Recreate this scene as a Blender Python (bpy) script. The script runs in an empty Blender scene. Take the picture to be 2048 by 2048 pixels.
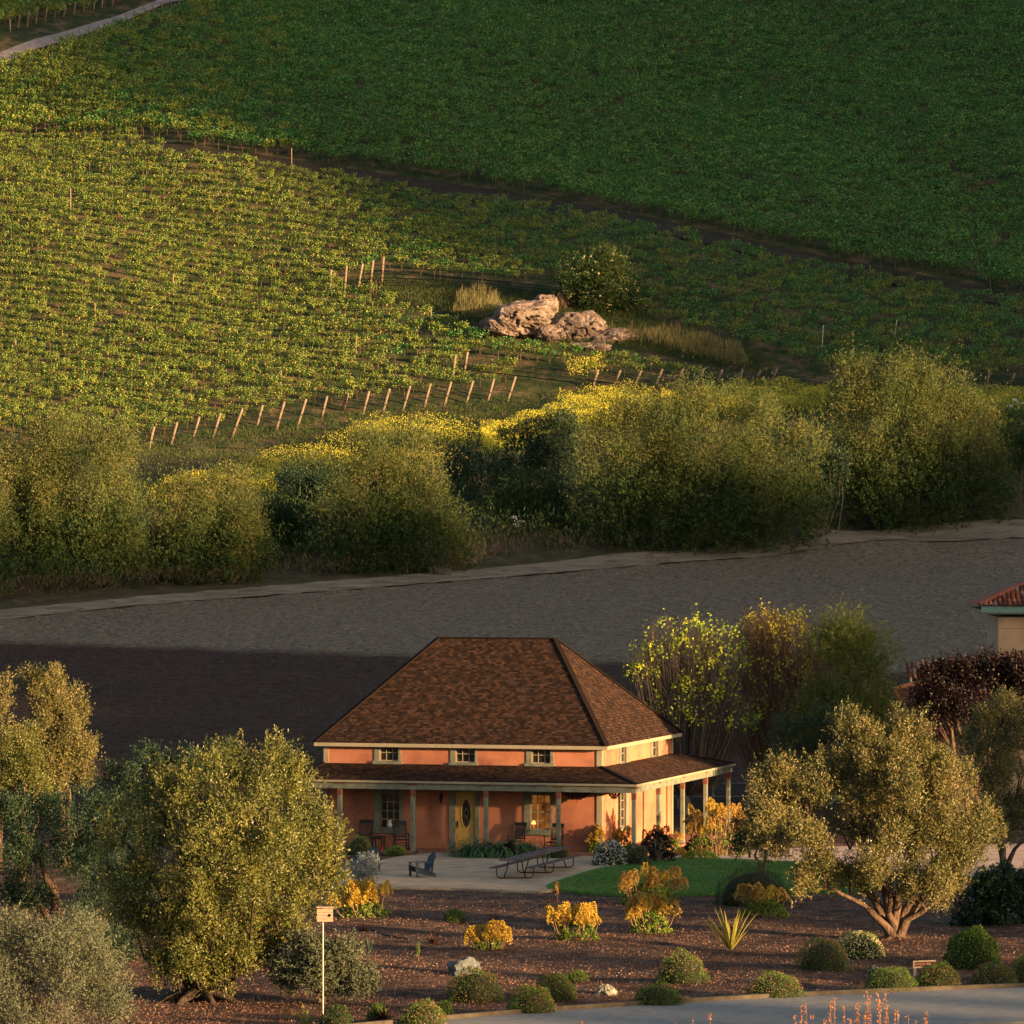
import bpy, bmesh, math, random
import numpy as np
from mathutils import Vector, Matrix, noise as mnoise
R = math.radians
rng = np.random.default_rng(7)
random.seed(7)
scene = bpy.context.scene
COL = scene.collection
# ---------------------------------------------------------------- camera, sky, sun, exposure
F = 10700.0; CX = 1024.0; HY = 970.0; HC = 15.3     # focal length and horizon in photo pixels, camera height in metres
cd = bpy.data.cameras.new('camera'); cam = bpy.data.objects.new('camera', cd); COL.objects.link(cam)
cd.sensor_width = 36.0; cd.lens = 36.0 * F / 2048.0; cd.shift_y = -(1024.0 - HY) / 2048.0
cd.clip_start = 1.0; cd.clip_end = 5000.0
cam.location = (0, 0, HC); cam.rotation_euler = (R(90), 0, 0); scene.camera = cam
SUN_EL = 7.0; SX, SY = 0.83, -0.558
SUN_T = math.tan(R(SUN_EL))
w = bpy.data.worlds.new('World'); scene.world = w; w.use_nodes = True
nt = w.node_tree; nt.nodes.clear()
sky = nt.nodes.new('ShaderNodeTexSky'); sky.sky_type = 'NISHITA'; sky.sun_disc = False
sky.sun_elevation = R(SUN_EL); sky.dust_density = 3.0; sky.ozone_density = 0.9; sky.sun_rotation = math.atan2(SX, SY) % (2 * math.pi)
bgn = nt.nodes.new('ShaderNodeBackground'); bgn.inputs['Strength'].default_value = 0.075
wo = nt.nodes.new('ShaderNodeOutputWorld')
nt.links.new(sky.outputs[0], bgn.inputs[0]); nt.links.new(bgn.outputs[0], wo.inputs[0])
sd = bpy.data.lights.new('sun', 'SUN'); sun = bpy.data.objects.new('sun', sd); COL.objects.link(sun)
sd.energy = 5.0; sd.angle = R(1.1); sd.color = (1.0, 0.61, 0.27)
v = Vector((SX * math.cos(R(SUN_EL)), SY * math.cos(R(SUN_EL)), math.sin(R(SUN_EL))))
sun.rotation_euler = v.to_track_quat('Z', 'Y').to_euler(); sun.location = (100, -60, 80)
scene.view_settings.view_transform = 'Standard'; scene.view_settings.look = 'None'
scene.view_settings.exposure = 1.95; scene.view_settings.gamma = 1.0
scene.cycles.max_bounces = 6; scene.cycles.diffuse_bounces = 3; scene.cycles.glossy_bounces = 2
scene.cycles.transmission_bounces = 3; scene.cycles.transparent_max_bounces = 4

# ---------------------------------------------------------------- terrain
_Y = np.arange(-200, 1600, 1.0)
_Z = np.interp(_Y, [-200, 0, 60, 120, 141, 238, 252, 335, 373, 382, 600, 1600],
               [13.6, 13.4, 6.5, 0.6, 0, 0, 1.0, 10.1, 18.1, 20.1, 88, 330])
_k = np.ones(7) / 7; _Z = np.convolve(np.pad(_Z, 3, mode='edge'), _k, 'valid')
_Z[(_Y > 143) & (_Y < 236)] = 0.0
def GZ(x, y):
    x = np.asarray(x, float); y = np.asarray(y, float)
    z = np.interp(y, _Y, _Z)
    m = np.clip((y - 384) / 40, 0, 1)
    z = z + m * (0.9 * np.sin(x * 0.055 + y * 0.031 + 1.0) + 0.6 * np.sin(x * 0.11 - y * 0.06) + 0.25 * np.sin(x * 0.27 + y * 0.13))
    m2 = np.clip((y - 336) / 8, 0, 1) * (1 - np.clip((y - 372) / 8, 0, 1))
    return z + m2 * 0.35 * np.sin(x * 0.3 + y * 0.4) * np.cos(x * 0.13 - y * 0.2)
_yy = np.arange(100, 900, 0.5)
def GP(px, py):
    """the point of the terrain seen at a pixel of the photograph"""
    xs = (px - CX) / F * _yy
    zz = HC - (py - HY) / F * _yy
    d = zz - GZ(xs, _yy)
    i = np.argmax(d <= 0)
    if i == 0: i = len(_yy) - 1
    a, b = d[i - 1], d[i]
    t = a / (a - b) if a != b else 0
    Y = _yy[i - 1] + t * 0.5
    X = (px - CX) / F * Y
    return Vector((X, Y, float(GZ(X, Y))))
def PT(px, py, Y): return Vector(((px - CX) / F * Y, Y, HC - (py - HY) / F * Y))
def toPix(x, y, z): return CX + F * x / y, HY - F * (z - HC) / y

# ---------------------------------------------------------------- materials
def newmat(name):
    m = bpy.data.materials.new(name); m.use_nodes = True
    n = m.node_tree; n.nodes.clear()
    o = n.nodes.new('ShaderNodeOutputMaterial'); b = n.nodes.new('ShaderNodeBsdfPrincipled')
    n.links.new(b.outputs[0], o.inputs[0])
    return m, n, b, o
def ramp(n, cols, pos=None):
    r = n.nodes.new('ShaderNodeValToRGB'); e = r.color_ramp.elements
    pos = pos or [i / (len(cols) - 1) for i in range(len(cols))]
    while len(e) < len(cols): e.new(0.5)
    for i, (c, p) in enumerate(zip(cols, pos)):
        e[i].position = p; e[i].color = (c[0], c[1], c[2], 1)
    return r
def mnoisy(name, cols, scale=3.0, detail=6, rough=0.85, bump=0.3, bscale=None, pos=None, stretch=(1, 1, 1), bdist=0.05, spec=0.2, metal=0.0, coord='Object'):
    m, n, b, o = newmat(name)
    tc = n.nodes.new('ShaderNodeTexCoord'); mp = n.nodes.new('ShaderNodeMapping'); mp.inputs['Scale'].default_value = stretch
    n.links.new(tc.outputs[coord], mp.inputs[0])
    t = n.nodes.new('ShaderNodeTexNoise'); t.inputs['Scale'].default_value = scale; t.inputs['Detail'].default_value = detail
    t.inputs['Roughness'].default_value = 0.65
    n.links.new(mp.outputs[0], t.inputs['Vector'])
    r = ramp(n, cols, pos or ([0.32 + 0.36 * i / (len(cols) - 1) for i in range(len(cols))]))
    n.links.new(t.outputs['Fac'], r.inputs[0]); n.links.new(r.outputs[0], b.inputs['Base Color'])
    b.inputs['Roughness'].default_value = rough; b.inputs['Specular IOR Level'].default_value = spec; b.inputs['Metallic'].default_value = metal
    if bump:
        t2 = n.nodes.new('ShaderNodeTexNoise'); t2.inputs['Scale'].default_value = bscale or scale * 4; t2.inputs['Detail'].default_value = 5
        n.links.new(mp.outputs[0], t2.inputs['Vector'])
        bp = n.nodes.new('ShaderNodeBump'); bp.inputs['Strength'].default_value = bump; bp.inputs['Distance'].default_value = bdist
        n.links.new(t2.outputs['Fac'], bp.inputs['Height']); n.links.new(bp.outputs[0], b.inputs['Normal'])
    return m
def leafmat(name, cols, trans=0.3, rough=0.55, spec=0.25, scl=0.9, gain=1.0):
    """per-leaf colour from the 'rnd' attribute plus a slow drift over the crown"""
    cols = [tuple(min(0.8, k * gain) for k in c) for c in cols]
    m, n, b, o = newmat(name)
    at = n.nodes.new('ShaderNodeAttribute'); at.attribute_name = 'rnd'
    tc = n.nodes.new('ShaderNodeTexCoord'); t = n.nodes.new('ShaderNodeTexNoise'); t.inputs['Scale'].default_value = scl; t.inputs['Detail'].default_value = 2
    n.links.new(tc.outputs['Object'], t.inputs['Vector'])
    oi = n.nodes.new('ShaderNodeObjectInfo')
    a1 = n.nodes.new('ShaderNodeMath'); a1.operation = 'MULTIPLY'; a1.inputs[1].default_value = 0.55
    a2 = n.nodes.new('ShaderNodeMath'); a2.operation = 'MULTIPLY_ADD'; a2.inputs[1].default_value = 0.5
    a3 = n.nodes.new('ShaderNodeMath'); a3.operation = 'MULTIPLY_ADD'; a3.inputs[1].default_value = 0.075
    n.links.new(at.outputs['Fac'], a1.inputs[0]); n.links.new(t.outputs['Fac'], a2.inputs[0]); n.links.new(a1.outputs[0], a2.inputs[2])
    n.links.new(oi.outputs['Random'], a3.inputs[0]); n.links.new(a2.outputs[0], a3.inputs[2])
    r = ramp(n, cols, [0.15 + 0.75 * i / (len(cols) - 1) for i in range(len(cols))])
    n.links.new(a3.outputs[0], r.inputs[0]); n.links.new(r.outputs[0], b.inputs['Base Color'])
    b.inputs['Roughness'].default_value = rough; b.inputs['Specular IOR Level'].default_value = spec
    if trans:
        tr = n.nodes.new('ShaderNodeBsdfTranslucent'); mx = n.nodes.new('ShaderNodeMixShader'); mx.inputs[0].default_value = trans
        n.links.new(r.outputs[0], tr.inputs[0]); n.links.new(b.outputs[0], mx.inputs[1]); n.links.new(tr.outputs[0], mx.inputs[2])
        n.links.new(mx.outputs[0], o.inputs[0])
    return m
def plain(name, c, rough=0.6, metal=0.0, spec=0.3):
    m, n, b, o = newmat(name)
    t = n.nodes.new('ShaderNodeTexNoise'); t.inputs['Scale'].default_value = 9; t.inputs['Detail'].default_value = 5
    tc = n.nodes.new('ShaderNodeTexCoord'); n.links.new(tc.outputs['Object'], t.inputs['Vector'])
    r = ramp(n, [[k * 0.72 for k in c], c, [min(1, k * 1.18) for k in c]], [0.3, 0.5, 0.72])
    n.links.new(t.outputs['Fac'], r.inputs[0]); n.links.new(r.outputs[0], b.inputs['Base Color'])
    b.inputs['Roughness'].default_value = rough; b.inputs['Metallic'].default_value = metal; b.inputs['Specular IOR Level'].default_value = spec
    return m

# ---------------------------------------------------------------- object helpers
def tag(o, label=None, cat=None, group=None, kind=None):
    if label: o['label'] = label
    if cat: o['category'] = cat
    if group: o['group'] = group
    if kind: o['kind'] = kind
    return o
def empty(name, loc=(0, 0, 0), rz=0.0):
    o = bpy.data.objects.new(name, None); COL.objects.link(o); o.location = loc; o.rotation_euler = (0, 0, rz); o.empty_display_size = 0.3
    return o
def link(name, me, mat=None, parent=None, loc=(0, 0, 0)):
    o = bpy.data.objects.new(name, me); COL.objects.link(o)
    if mat is not None and not me.materials: me.materials.append(mat)
    if parent is not None: o.parent = parent
    o.location = loc
    return o
class MB:
    """collects boxes, bars, tubes into one mesh"""
    def __init__(s): s.v = []; s.f = []
    def add(s, vs, fs):
        b = len(s.v); s.v += [tuple(p) for p in vs]; s.f += [tuple(i + b for i in f) for f in fs]; return s
    def box(s, c, d, rz=0.0, M=None):
        hx, hy, hz = d[0] / 2, d[1] / 2, d[2] / 2
        vs = [Vector((x * hx, y * hy, z * hz)) for z in (-1, 1) for y in (-1, 1) for x in (-1, 1)]
        if M is None: M = Matrix.Translation(Vector(c)) @ Matrix.Rotation(rz, 4, 'Z')
        else: M = Matrix.Translation(Vector(c)) @ M
        return s.add([M @ p for p in vs], [(0, 2, 3, 1), (4, 5, 7, 6), (0, 1, 5, 4), (2, 6, 7, 3), (0, 4, 6, 2), (1, 3, 7, 5)])
    def bar(s, a, b, wd, ht, up=(0, 0, 1)):
        a = Vector(a); b = Vector(b); d = (b - a); L = d.length; d.normalize()
        x = d.cross(Vector(up))
        if x.length < 1e-4: x = d.cross(Vector((0, 1, 0)))
        x.normalize(); z = x.cross(d)
        vs = [p + x * sx * wd / 2 + z * sz * ht / 2 for p in (a, b) for sz in (-1, 1) for sx in (-1, 1)]
        return s.add(vs, [(0, 1, 3, 2), (4, 6, 7, 5), (0, 4, 5, 1), (2, 3, 7, 6), (0, 2, 6, 4), (1, 5, 7, 3)])
    def tube(s, pts, rad, n=7, cap=True):
        pts = [Vector(p) for p in pts]; m = len(pts)
        rad = rad if isinstance(rad, (list, tuple)) else [rad] * m
        vs = []; prev = None
        for i, p in enumerate(pts):
            d = (pts[min(i + 1, m - 1)] - pts[max(i - 1, 0)]).normalized()
            x = prev - d * prev.dot(d) if prev is not None else d.orthogonal()
            if x.length < 1e-5: x = d.orthogonal()
            x.normalize(); prev = x; y = d.cross(x)
            vs += [p + (x * math.cos(2 * math.pi * k / n) + y * math.sin(2 * math.pi * k / n)) * rad[i] for k in range(n)]
        fs = [(i * n + k, i * n + (k + 1) % n, (i + 1) * n + (k + 1) % n, (i + 1) * n + k) for i in range(m - 1) for k in range(n)]
        if cap: fs += [tuple(range(n))[::-1], tuple((m - 1) * n + k for k in range(n))]
        return s.add(vs, fs)
    def lathe(s, prof, c=(0, 0, 0), n=16):
        vs = [(c[0] + r * math.cos(2 * math.pi * k / n), c[1] + r * math.sin(2 * math.pi * k / n), c[2] + z) for r, z in prof for k in range(n)]
        m = len(prof)
        fs = [(i * n + k, i * n + (k + 1) % n, (i + 1) * n + (k + 1) % n, (i + 1) * n + k) for i in range(m - 1) for k in range(n)]
        fs += [tuple(range(n))[::-1], tuple((m - 1) * n + k for k in range(n))]
        return s.add(vs, fs)
    def mesh(s, name, smooth=False):
        me = bpy.data.meshes.new(name); me.from_pydata(s.v, [], s.f); me.update()
        if smooth: me.polygons.foreach_set('use_smooth', [True] * len(me.polygons))
        return me
    def build(s, name, mat, parent=None, smooth=False, loc=(0, 0, 0)):
        return link(name, s.mesh(name, smooth), mat, parent, loc)
def bevel(o, wdt=0.01, seg=1):
    m = o.modifiers.new('edge', 'BEVEL'); m.width = wdt; m.segments = seg; m.limit_method = 'ANGLE'; return o
def fastmesh(name, co, per=4, rnd=None):
    """co: (n*per,3) array, one face per 'per' vertices"""
    co = np.ascontiguousarray(co, dtype=np.float32); nv = len(co); nf = nv // per
    me = bpy.data.meshes.new(name); me.vertices.add(nv); me.vertices.foreach_set('co', co.ravel())
    me.loops.add(nv); me.loops.foreach_set('vertex_index', np.arange(nv, dtype=np.int32))
    me.polygons.add(nf); me.polygons.foreach_set('loop_start', np.arange(0, nv, per, dtype=np.int32))
    me.update(calc_edges=True)
    if rnd is not None:
        a = me.attributes.new('rnd', 'FLOAT', 'FACE'); a.data.foreach_set('value', np.asarray(rnd, dtype=np.float32))
    return me
def nrm(a): return a / (np.linalg.norm(a, axis=-1, keepdims=True) + 1e-9)
def leaves(pos, dirn, L, W, r=None, curl=0.0):
    """diamond leaves: base, side, tip, side"""
    r = r or rng
    n = len(pos); L = np.broadcast_to(np.asarray(L, float), (n,))[:, None]; W = np.broadcast_to(np.asarray(W, float), (n,))[:, None]
    side = nrm(np.cross(dirn, r.normal(size=(n, 3)))); nor = np.cross(dirn, side)
    low = pos + dirn * L * 0.25
    q = np.stack([low + side * W * 0.55, pos + dirn * L * 1.05, low - side * W * 0.55 - dirn * L * 0.2], 1)
    return q.reshape(-1, 3)
def crown_arrays(blobs, n_cl, tw, lv, L=0.12, W=0.05, tl=0.45, up=0.5, out=1.0, rndd=0.5, cr=0.28, shell=0.62, seed=1, flat_bottom=0.75, lj=0.22):
    """clusters of twigs of leaves spread through ellipsoids; blobs rows: cx,cy,cz,rx,ry,rz"""
    r = np.random.default_rng(seed); B = np.asarray(blobs, float)
    wgt = (B[:, 3] * B[:, 4] * B[:, 5]) ** (2 / 3.); wgt /= wgt.sum()
    k = r.choice(len(B), n_cl, p=wgt); d = nrm(r.normal(size=(n_cl, 3)))
    d[:, 2] = np.where((d[:, 2] < 0) & (r.random(n_cl) > flat_bottom), -d[:, 2], d[:, 2])
    rad = shell + (1 - shell) * r.random(n_cl) ** 0.6
    rad *= 1 + 0.12 * np.sin(d[:, 0] * 7 + k) * np.cos(d[:, 2] * 6 + k * 2)
    C = B[k, :3] + d * B[k, 3:6] * rad[:, None]
    outd = nrm(d / B[k, 3:6])
    C = np.repeat(C, tw, 0); outd = np.repeat(outd, tw, 0); n = len(C)
    clr = np.repeat(r.random(n_cl), tw)
    P = C + r.normal(size=(n, 3)) * cr
    td = nrm(outd * out + np.array([0, 0, 1.0]) * up + r.normal(size=(n, 3)) * rndd)
    TL = tl * (0.5 + r.random(n))
    t = r.random((n, lv)) ** 0.9
    LP = P[:, None, :] + td[:, None, :] * (t * TL[:, None])[..., None] + r.normal(size=(n, lv, 3)) * (lj * tl * (1.05 - t))[..., None]
    ld = nrm(td[:, None, :] * 0.9 + r.normal(size=(n, lv, 3)) * 0.6)
    LP = LP.reshape(-1, 3); ld = ld.reshape(-1, 3); m = len(LP)
    rn = 0.5 * np.repeat(clr, lv) + 0.5 * r.random(m)
    s = 0.7 + 0.6 * r.random(m)
    return leaves(LP, ld, L * s, W * s, r, 0.06), rn, P, td, TL
def subblobs(B, per=8, f=0.36, elong=1.35, seed=5):
    """foliage lobes on the surface of each ellipsoid, so that the crown breaks up into clumps"""
    r = np.random.default_rng(seed); out = []
    for b in B:
        for q in range(per):
            d = nrm(r.normal(size=3)); d[2] = d[2] if d[2] > -0.5 else -d[2]
            g = f * r.uniform(0.75, 1.3); rad = (b[3] * b[4] * b[5]) ** (1 / 3.) * g; rad = min(max(rad, 0.22), 0.95)
            out.append((b[0] + d[0] * b[3] * .8, b[1] + d[1] * b[4] * .8, b[2] + d[2] * b[5] * .85, rad * .85, rad * .85, rad * elong))
    return out
def crown(name, mat, parent, blobs, *a, **k):
    q, rn, P, td, TL = crown_arrays(blobs, *a, **k)
    return link(name, fastmesh(name, q, 3, rn), mat, parent)
def pxblobs(rows, Y, base=None, dscale=1.0):
    """ellipsoids given as photo pixels (x, y, rx, ry[, dY]) at depth Y, relative to base"""
    out = []
    for row in rows:
        px, py, rx, ry = row[:4]; dY = row[4] if len(row) > 4 else 0.0
        p = PT(px, py, Y + dY); s = (Y + dY) / F
        c = p - (base if base is not None else Vector())
        out.append((c.x, c.y, c.z, rx * s, rx * s * dscale, ry * s))
    return out
def limbs(mb, base, targets, r0, n=7, wob=0.25, seed=3, r1=0.03, bottom=0.0):
    rr = random.Random(seed)
    for t in targets:
        t = Vector(t); b = Vector(base) + Vector((rr.uniform(-.5, .5) * r0, rr.uniform(-.5, .5) * r0, bottom)); pts = []; rad = []
        for i in range(n):
            f = i / (n - 1)
            h = Vector((b.x + (t.x - b.x) * f ** 1.7, b.y + (t.y - b.y) * f ** 1.7, b.z + (t.z - b.z) * f))
            h += Vector((rr.uniform(-1, 1), rr.uniform(-1, 1), rr.uniform(-.3, .3))) * wob * (f if 0 < i < n - 1 else 0) * 0.8
            pts.append(h); rad.append(r0 * (1 - f) ** 0.8 * 0.75 + r1)
        mb.tube(pts, rad, 8)
    return mb
def grid(name, x0, x1, y0, y1, nx, ny, mat, zoff=0.0, disp=None, kind='structure', edge=None):
    xs = np.linspace(x0, x1, nx); v = np.linspace(0, 1, ny)
    X, V = np.meshgrid(xs, v)
    Ya = y0(xs) if callable(y0) else np.full(nx, float(y0)); Yb = y1(xs) if callable(y1) else np.full(nx, float(y1))
    Y = Ya[None, :] * (1 - V) + Yb[None, :] * V
    Z = GZ(X, Y) + zoff
    if disp is not None: Z = Z + disp(X, Y)
    co = np.stack([X, Y, Z], -1).reshape(-1, 3)
    i = (np.arange(ny - 1)[:, None] * nx + np.arange(nx - 1)[None, :]).ravel()
    f = np.stack([i, i + 1, i + nx + 1, i + nx], 1)
    me = bpy.data.meshes.new(name); me.vertices.add(len(co)); me.vertices.foreach_set('co', co.astype(np.float32).ravel())
    me.loops.add(f.size); me.loops.foreach_set('vertex_index', f.astype(np.int32).ravel())
    me.polygons.add(len(f)); me.polygons.foreach_set('loop_start', np.arange(0, f.size, 4, dtype=np.int32))
    me.update(calc_edges=True); me.polygons.foreach_set('use_smooth', np.ones(len(f), dtype=bool))
    o = link(name, me, mat); o['kind'] = kind
    return o
def copytree(o, parent=None):
    c = o.copy(); COL.objects.link(c); c.parent = parent if parent is not None else None
    for ch in list(CH.get(o.name, [])) or [k for k in o.children]: copytree(ch, c)
    return c
CH = {}
# ---------------------------------------------------------------- ground
_e = [GP(px, py) for px, py in [(0, 1225), (300, 1196), (600, 1172), (900, 1148), (1200, 1119), (1500, 1088), (1800, 1064), (2048, 1047)]]
_ex = np.array([p.x for p in _e]); _ey = np.array([p.y for p in _e])
_sl0 = (_ey[2] - _ey[0]) / (_ex[2] - _ex[0]); _sl1 = (_ey[-1] - _ey[-3]) / (_ex[-1] - _ex[-3])
def EDGE(x):
    x = np.asarray(x, float)
    return np.where(x < _ex[0], np.maximum(_ey[0] + (x - _ex[0]) * _sl0, 262), np.where(x > _ex[-1], np.minimum(_ey[-1] + (x - _ex[-1]) * _sl1, 366), np.interp(x, _ex, _ey)))
M_soil, n, b, o = newmat('tilled soil with painted shade')
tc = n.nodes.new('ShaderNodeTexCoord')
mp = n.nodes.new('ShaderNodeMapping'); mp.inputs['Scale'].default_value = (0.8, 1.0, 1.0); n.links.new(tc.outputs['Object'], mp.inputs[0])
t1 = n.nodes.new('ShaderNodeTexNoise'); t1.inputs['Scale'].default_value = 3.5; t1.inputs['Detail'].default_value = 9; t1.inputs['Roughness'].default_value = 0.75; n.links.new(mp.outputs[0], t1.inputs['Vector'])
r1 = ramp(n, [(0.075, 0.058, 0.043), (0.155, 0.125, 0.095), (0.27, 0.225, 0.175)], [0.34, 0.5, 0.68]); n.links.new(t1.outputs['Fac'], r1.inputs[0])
r2 = ramp(n, [(0.022, 0.014, 0.011), (0.046, 0.030, 0.024), (0.08, 0.056, 0.044)], [0.34, 0.5, 0.68]); n.links.new(t1.outputs['Fac'], r2.inputs[0])  # near side of the field: shadow painted as a darker soil colour
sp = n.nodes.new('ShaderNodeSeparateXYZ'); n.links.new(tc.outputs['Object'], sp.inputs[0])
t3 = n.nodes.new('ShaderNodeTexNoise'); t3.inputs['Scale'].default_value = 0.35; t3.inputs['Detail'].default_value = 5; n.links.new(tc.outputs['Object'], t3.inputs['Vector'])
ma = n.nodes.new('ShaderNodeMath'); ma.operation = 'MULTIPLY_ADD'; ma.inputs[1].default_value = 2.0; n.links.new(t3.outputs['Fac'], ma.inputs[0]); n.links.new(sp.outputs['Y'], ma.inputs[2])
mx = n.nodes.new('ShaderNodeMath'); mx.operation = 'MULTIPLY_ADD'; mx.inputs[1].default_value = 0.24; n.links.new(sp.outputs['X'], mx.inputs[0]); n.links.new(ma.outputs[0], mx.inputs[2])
mr = n.nodes.new('ShaderNodeMapRange'); mr.inputs['From Min'].default_value = 294.5; mr.inputs['From Max'].default_value = 297.2; n.links.new(mx.outputs[0], mr.inputs['Value'])  # slanting edge of the painted shadow across the field
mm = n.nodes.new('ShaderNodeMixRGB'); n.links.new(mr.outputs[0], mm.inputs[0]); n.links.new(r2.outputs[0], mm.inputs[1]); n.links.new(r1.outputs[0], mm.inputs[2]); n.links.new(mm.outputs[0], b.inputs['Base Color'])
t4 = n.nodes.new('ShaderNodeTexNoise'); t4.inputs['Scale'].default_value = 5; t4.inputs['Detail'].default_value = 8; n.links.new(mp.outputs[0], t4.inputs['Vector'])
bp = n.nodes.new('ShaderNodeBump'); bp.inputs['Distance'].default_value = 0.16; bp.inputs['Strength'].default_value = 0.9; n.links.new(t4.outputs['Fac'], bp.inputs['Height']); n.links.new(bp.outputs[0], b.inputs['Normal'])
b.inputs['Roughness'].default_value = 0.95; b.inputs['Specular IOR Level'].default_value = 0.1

M_far = mnoisy('dry hill grass', [(0.05, 0.06, 0.02), (0.09, 0.09, 0.035), (0.14, 0.12, 0.05)], 0.08, 8, 0.95, 0.3)
M_hill = mnoisy('vineyard floor soil and weeds', [(0.018, 0.034, 0.012), (0.04, 0.05, 0.018), (0.11, 0.075, 0.042), (0.17, 0.115, 0.065)], 0.55, 9, 0.95, 0.6, 6, pos=[0.38, 0.5, 0.6, 0.72], bdist=0.15)
M_bank = mnoisy('brushy bank earth', [(0.03, 0.035, 0.014), (0.065, 0.055, 0.03), (0.11, 0.085, 0.06)], 0.8, 8, 0.95, 0.5, 5)
M_mulch = mnoisy('bark mulch', [(0.02, 0.013, 0.011), (0.055, 0.032, 0.024), (0.12, 0.066, 0.046), (0.22, 0.145, 0.11)], 1.1, 10, 0.95, 0.9, 14, pos=[0.32, 0.45, 0.58, 0.72], bdist=0.04)
M_lawn = mnoisy('mown lawn', [(0.035, 0.105, 0.022), (0.055, 0.15, 0.03), (0.085, 0.18, 0.045)], 1.2, 8, 0.9, 0.5, 30, bdist=0.03)
M_gravel = mnoisy('decomposed granite', [(0.27, 0.20, 0.135), (0.40, 0.30, 0.21), (0.49, 0.38, 0.28)], 0.8, 10, 0.95, 0.4, 25, bdist=0.01)
M_road = mnoisy('worn asphalt', [(0.17, 0.17, 0.17), (0.22, 0.22, 0.22), (0.27, 0.265, 0.255)], 3.0, 10, 0.9, 0.3, 25, stretch=(1, 1, 1), bdist=0.01)
M_kerb = mnoisy('mossy concrete kerb', [(0.04, 0.033, 0.025), (0.07, 0.058, 0.045), (0.10, 0.085, 0.065)], 2.0, 8, 0.9, 0.3, 20, bdist=0.01)
M_track = mnoisy('pale dirt track', [(0.12, 0.095, 0.07), (0.2, 0.165, 0.125), (0.28, 0.24, 0.19)], 1.0, 9, 0.95, 0.6, 5, stretch=(0.35, 1, 1), bdist=0.06)
M_path = mnoisy('pink concrete path', [(0.34, 0.25, 0.21), (0.45, 0.34, 0.29), (0.52, 0.41, 0.36)], 0.9, 8, 0.9, 0.15)

far = grid('ground', -700, 700, -150, 1500, 88, 104, M_far, zoff=-1.0)
def soildisp(X, Y):
    r = np.random.default_rng(3)
    a = r.normal(size=X.shape) * 0.035
    a[1:] = (a[1:] + a[:-1]) * 0.6
    return a + 0.035 * np.sin((Y - 0.05 * X) * 2 * math.pi / 1.5) + 0.03 * np.sin(X * 0.9 + 0.4 * Y) * np.sin(Y * 0.7)
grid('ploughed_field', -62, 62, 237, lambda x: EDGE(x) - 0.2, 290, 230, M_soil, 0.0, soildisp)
grid('dirt_track', -75, 75, lambda x: EDGE(x) - 3.6 + 0.35 * np.sin(x * 0.21), lambda x: EDGE(x) + 0.8, 260, 12, M_track, 0.06,
     lambda X, Y: 0.02 * np.random.default_rng(5).normal(size=X.shape) - 0.04 * np.exp(-((Y - EDGE(X) + 2.5) / 0.3) ** 2) - 0.04 * np.exp(-((Y - EDGE(X) + 1.0) / 0.3) ** 2))
def bankdisp(X, Y): return 0.05 * np.random.default_rng(6).normal(size=X.shape) + 0.05 * np.sin(X * 1.3) * np.sin(Y * 1.1)
grid('creek_bank', -80, 80, lambda x: EDGE(x) + 0.6, lambda x: np.full_like(x, 374.0), 240, 60, M_bank, -0.04, bankdisp)
grid('hillside', -120, 120, 372, 620, 250, 210, M_hill, 0.0, lambda X, Y: 0.06 * np.random.default_rng(8).normal(size=X.shape))
def mdisp(X, Y):
    m = np.clip((Y - 158.5) / 4, 0, 1) * np.clip((201 - Y) / 8, 0, 1)
    return m * (0.12 * np.sin(X * 0.5 + 0.7) * np.sin(Y * 0.33) + 0.08) + 0.012 * np.random.default_rng(9).normal(size=X.shape)
grid('garden_ground', -60, 60, 130, 238, 210, 190, M_mulch, -0.02, mdisp)
def GM(px, py):                      # garden level point at a pixel
    Y = F * (HC - 0.0) / (py - HY); return Vector(((px - CX) / F * Y, Y, float(mdisp(np.array([(px - CX) / F * Y]), np.array([Y]))[0] * 0)))
def flat(name, px, mat, z, thick=0.0):
    vs = [GM(*p) for p in px]; k = len(vs)
    me = bpy.data.meshes.new(name)
    top = [(p.x, p.y, z) for p in vs]; low = [(p.x, p.y, z - 0.35) for p in vs]
    me.from_pydata(top + low, [], [tuple(range(k))] + [(i, (i + 1) % k, k + (i + 1) % k, k + i) for i in range(k)]); me.update()
    o = link(name, me, mat); o['kind'] = 'structure'; return o
def smoothpoly(px, n=4):
    out = []; k = len(px)
    for i in range(k):
        p0, p1, p2, p3 = [np.array(px[(i + j) % k], float) for j in (-1, 0, 1, 2)]
        for t in np.arange(0, 1, 1 / n):
            out.append(tuple(0.5 * ((2 * p1) + (-p0 + p2) * t + (2 * p0 - 5 * p1 + 4 * p2 - p3) * t * t + (-p0 + 3 * p1 - 3 * p2 + p3) * t ** 3)))
    return out
LAWN = [(1092, 1776), (1140, 1757), (1198, 1740), (1281, 1727), (1354, 1719.5), (1488, 1722.5), (1600, 1727), (1700, 1733), (1760, 1745), (1755, 1775), (1690, 1786), (1600, 1787), (1431, 1790), (1374, 1792), (1224, 1793), (1134, 1784)]
flat('patio', [(560, 1776), (610, 1757), (680, 1738), (765, 1722), (800, 1715), (870, 1708), (930, 1706), (1000, 1712), (1180, 1712), (1300, 1716), (1290, 1733), (1210, 1748), (1160, 1772), (1120, 1780), (1080, 1786), (1000, 1783), (900, 1779), (800, 1778), (700, 1777)], M_gravel, 0.06)
flat('lawn', smoothpoly(LAWN), M_lawn, 0.09)
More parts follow.
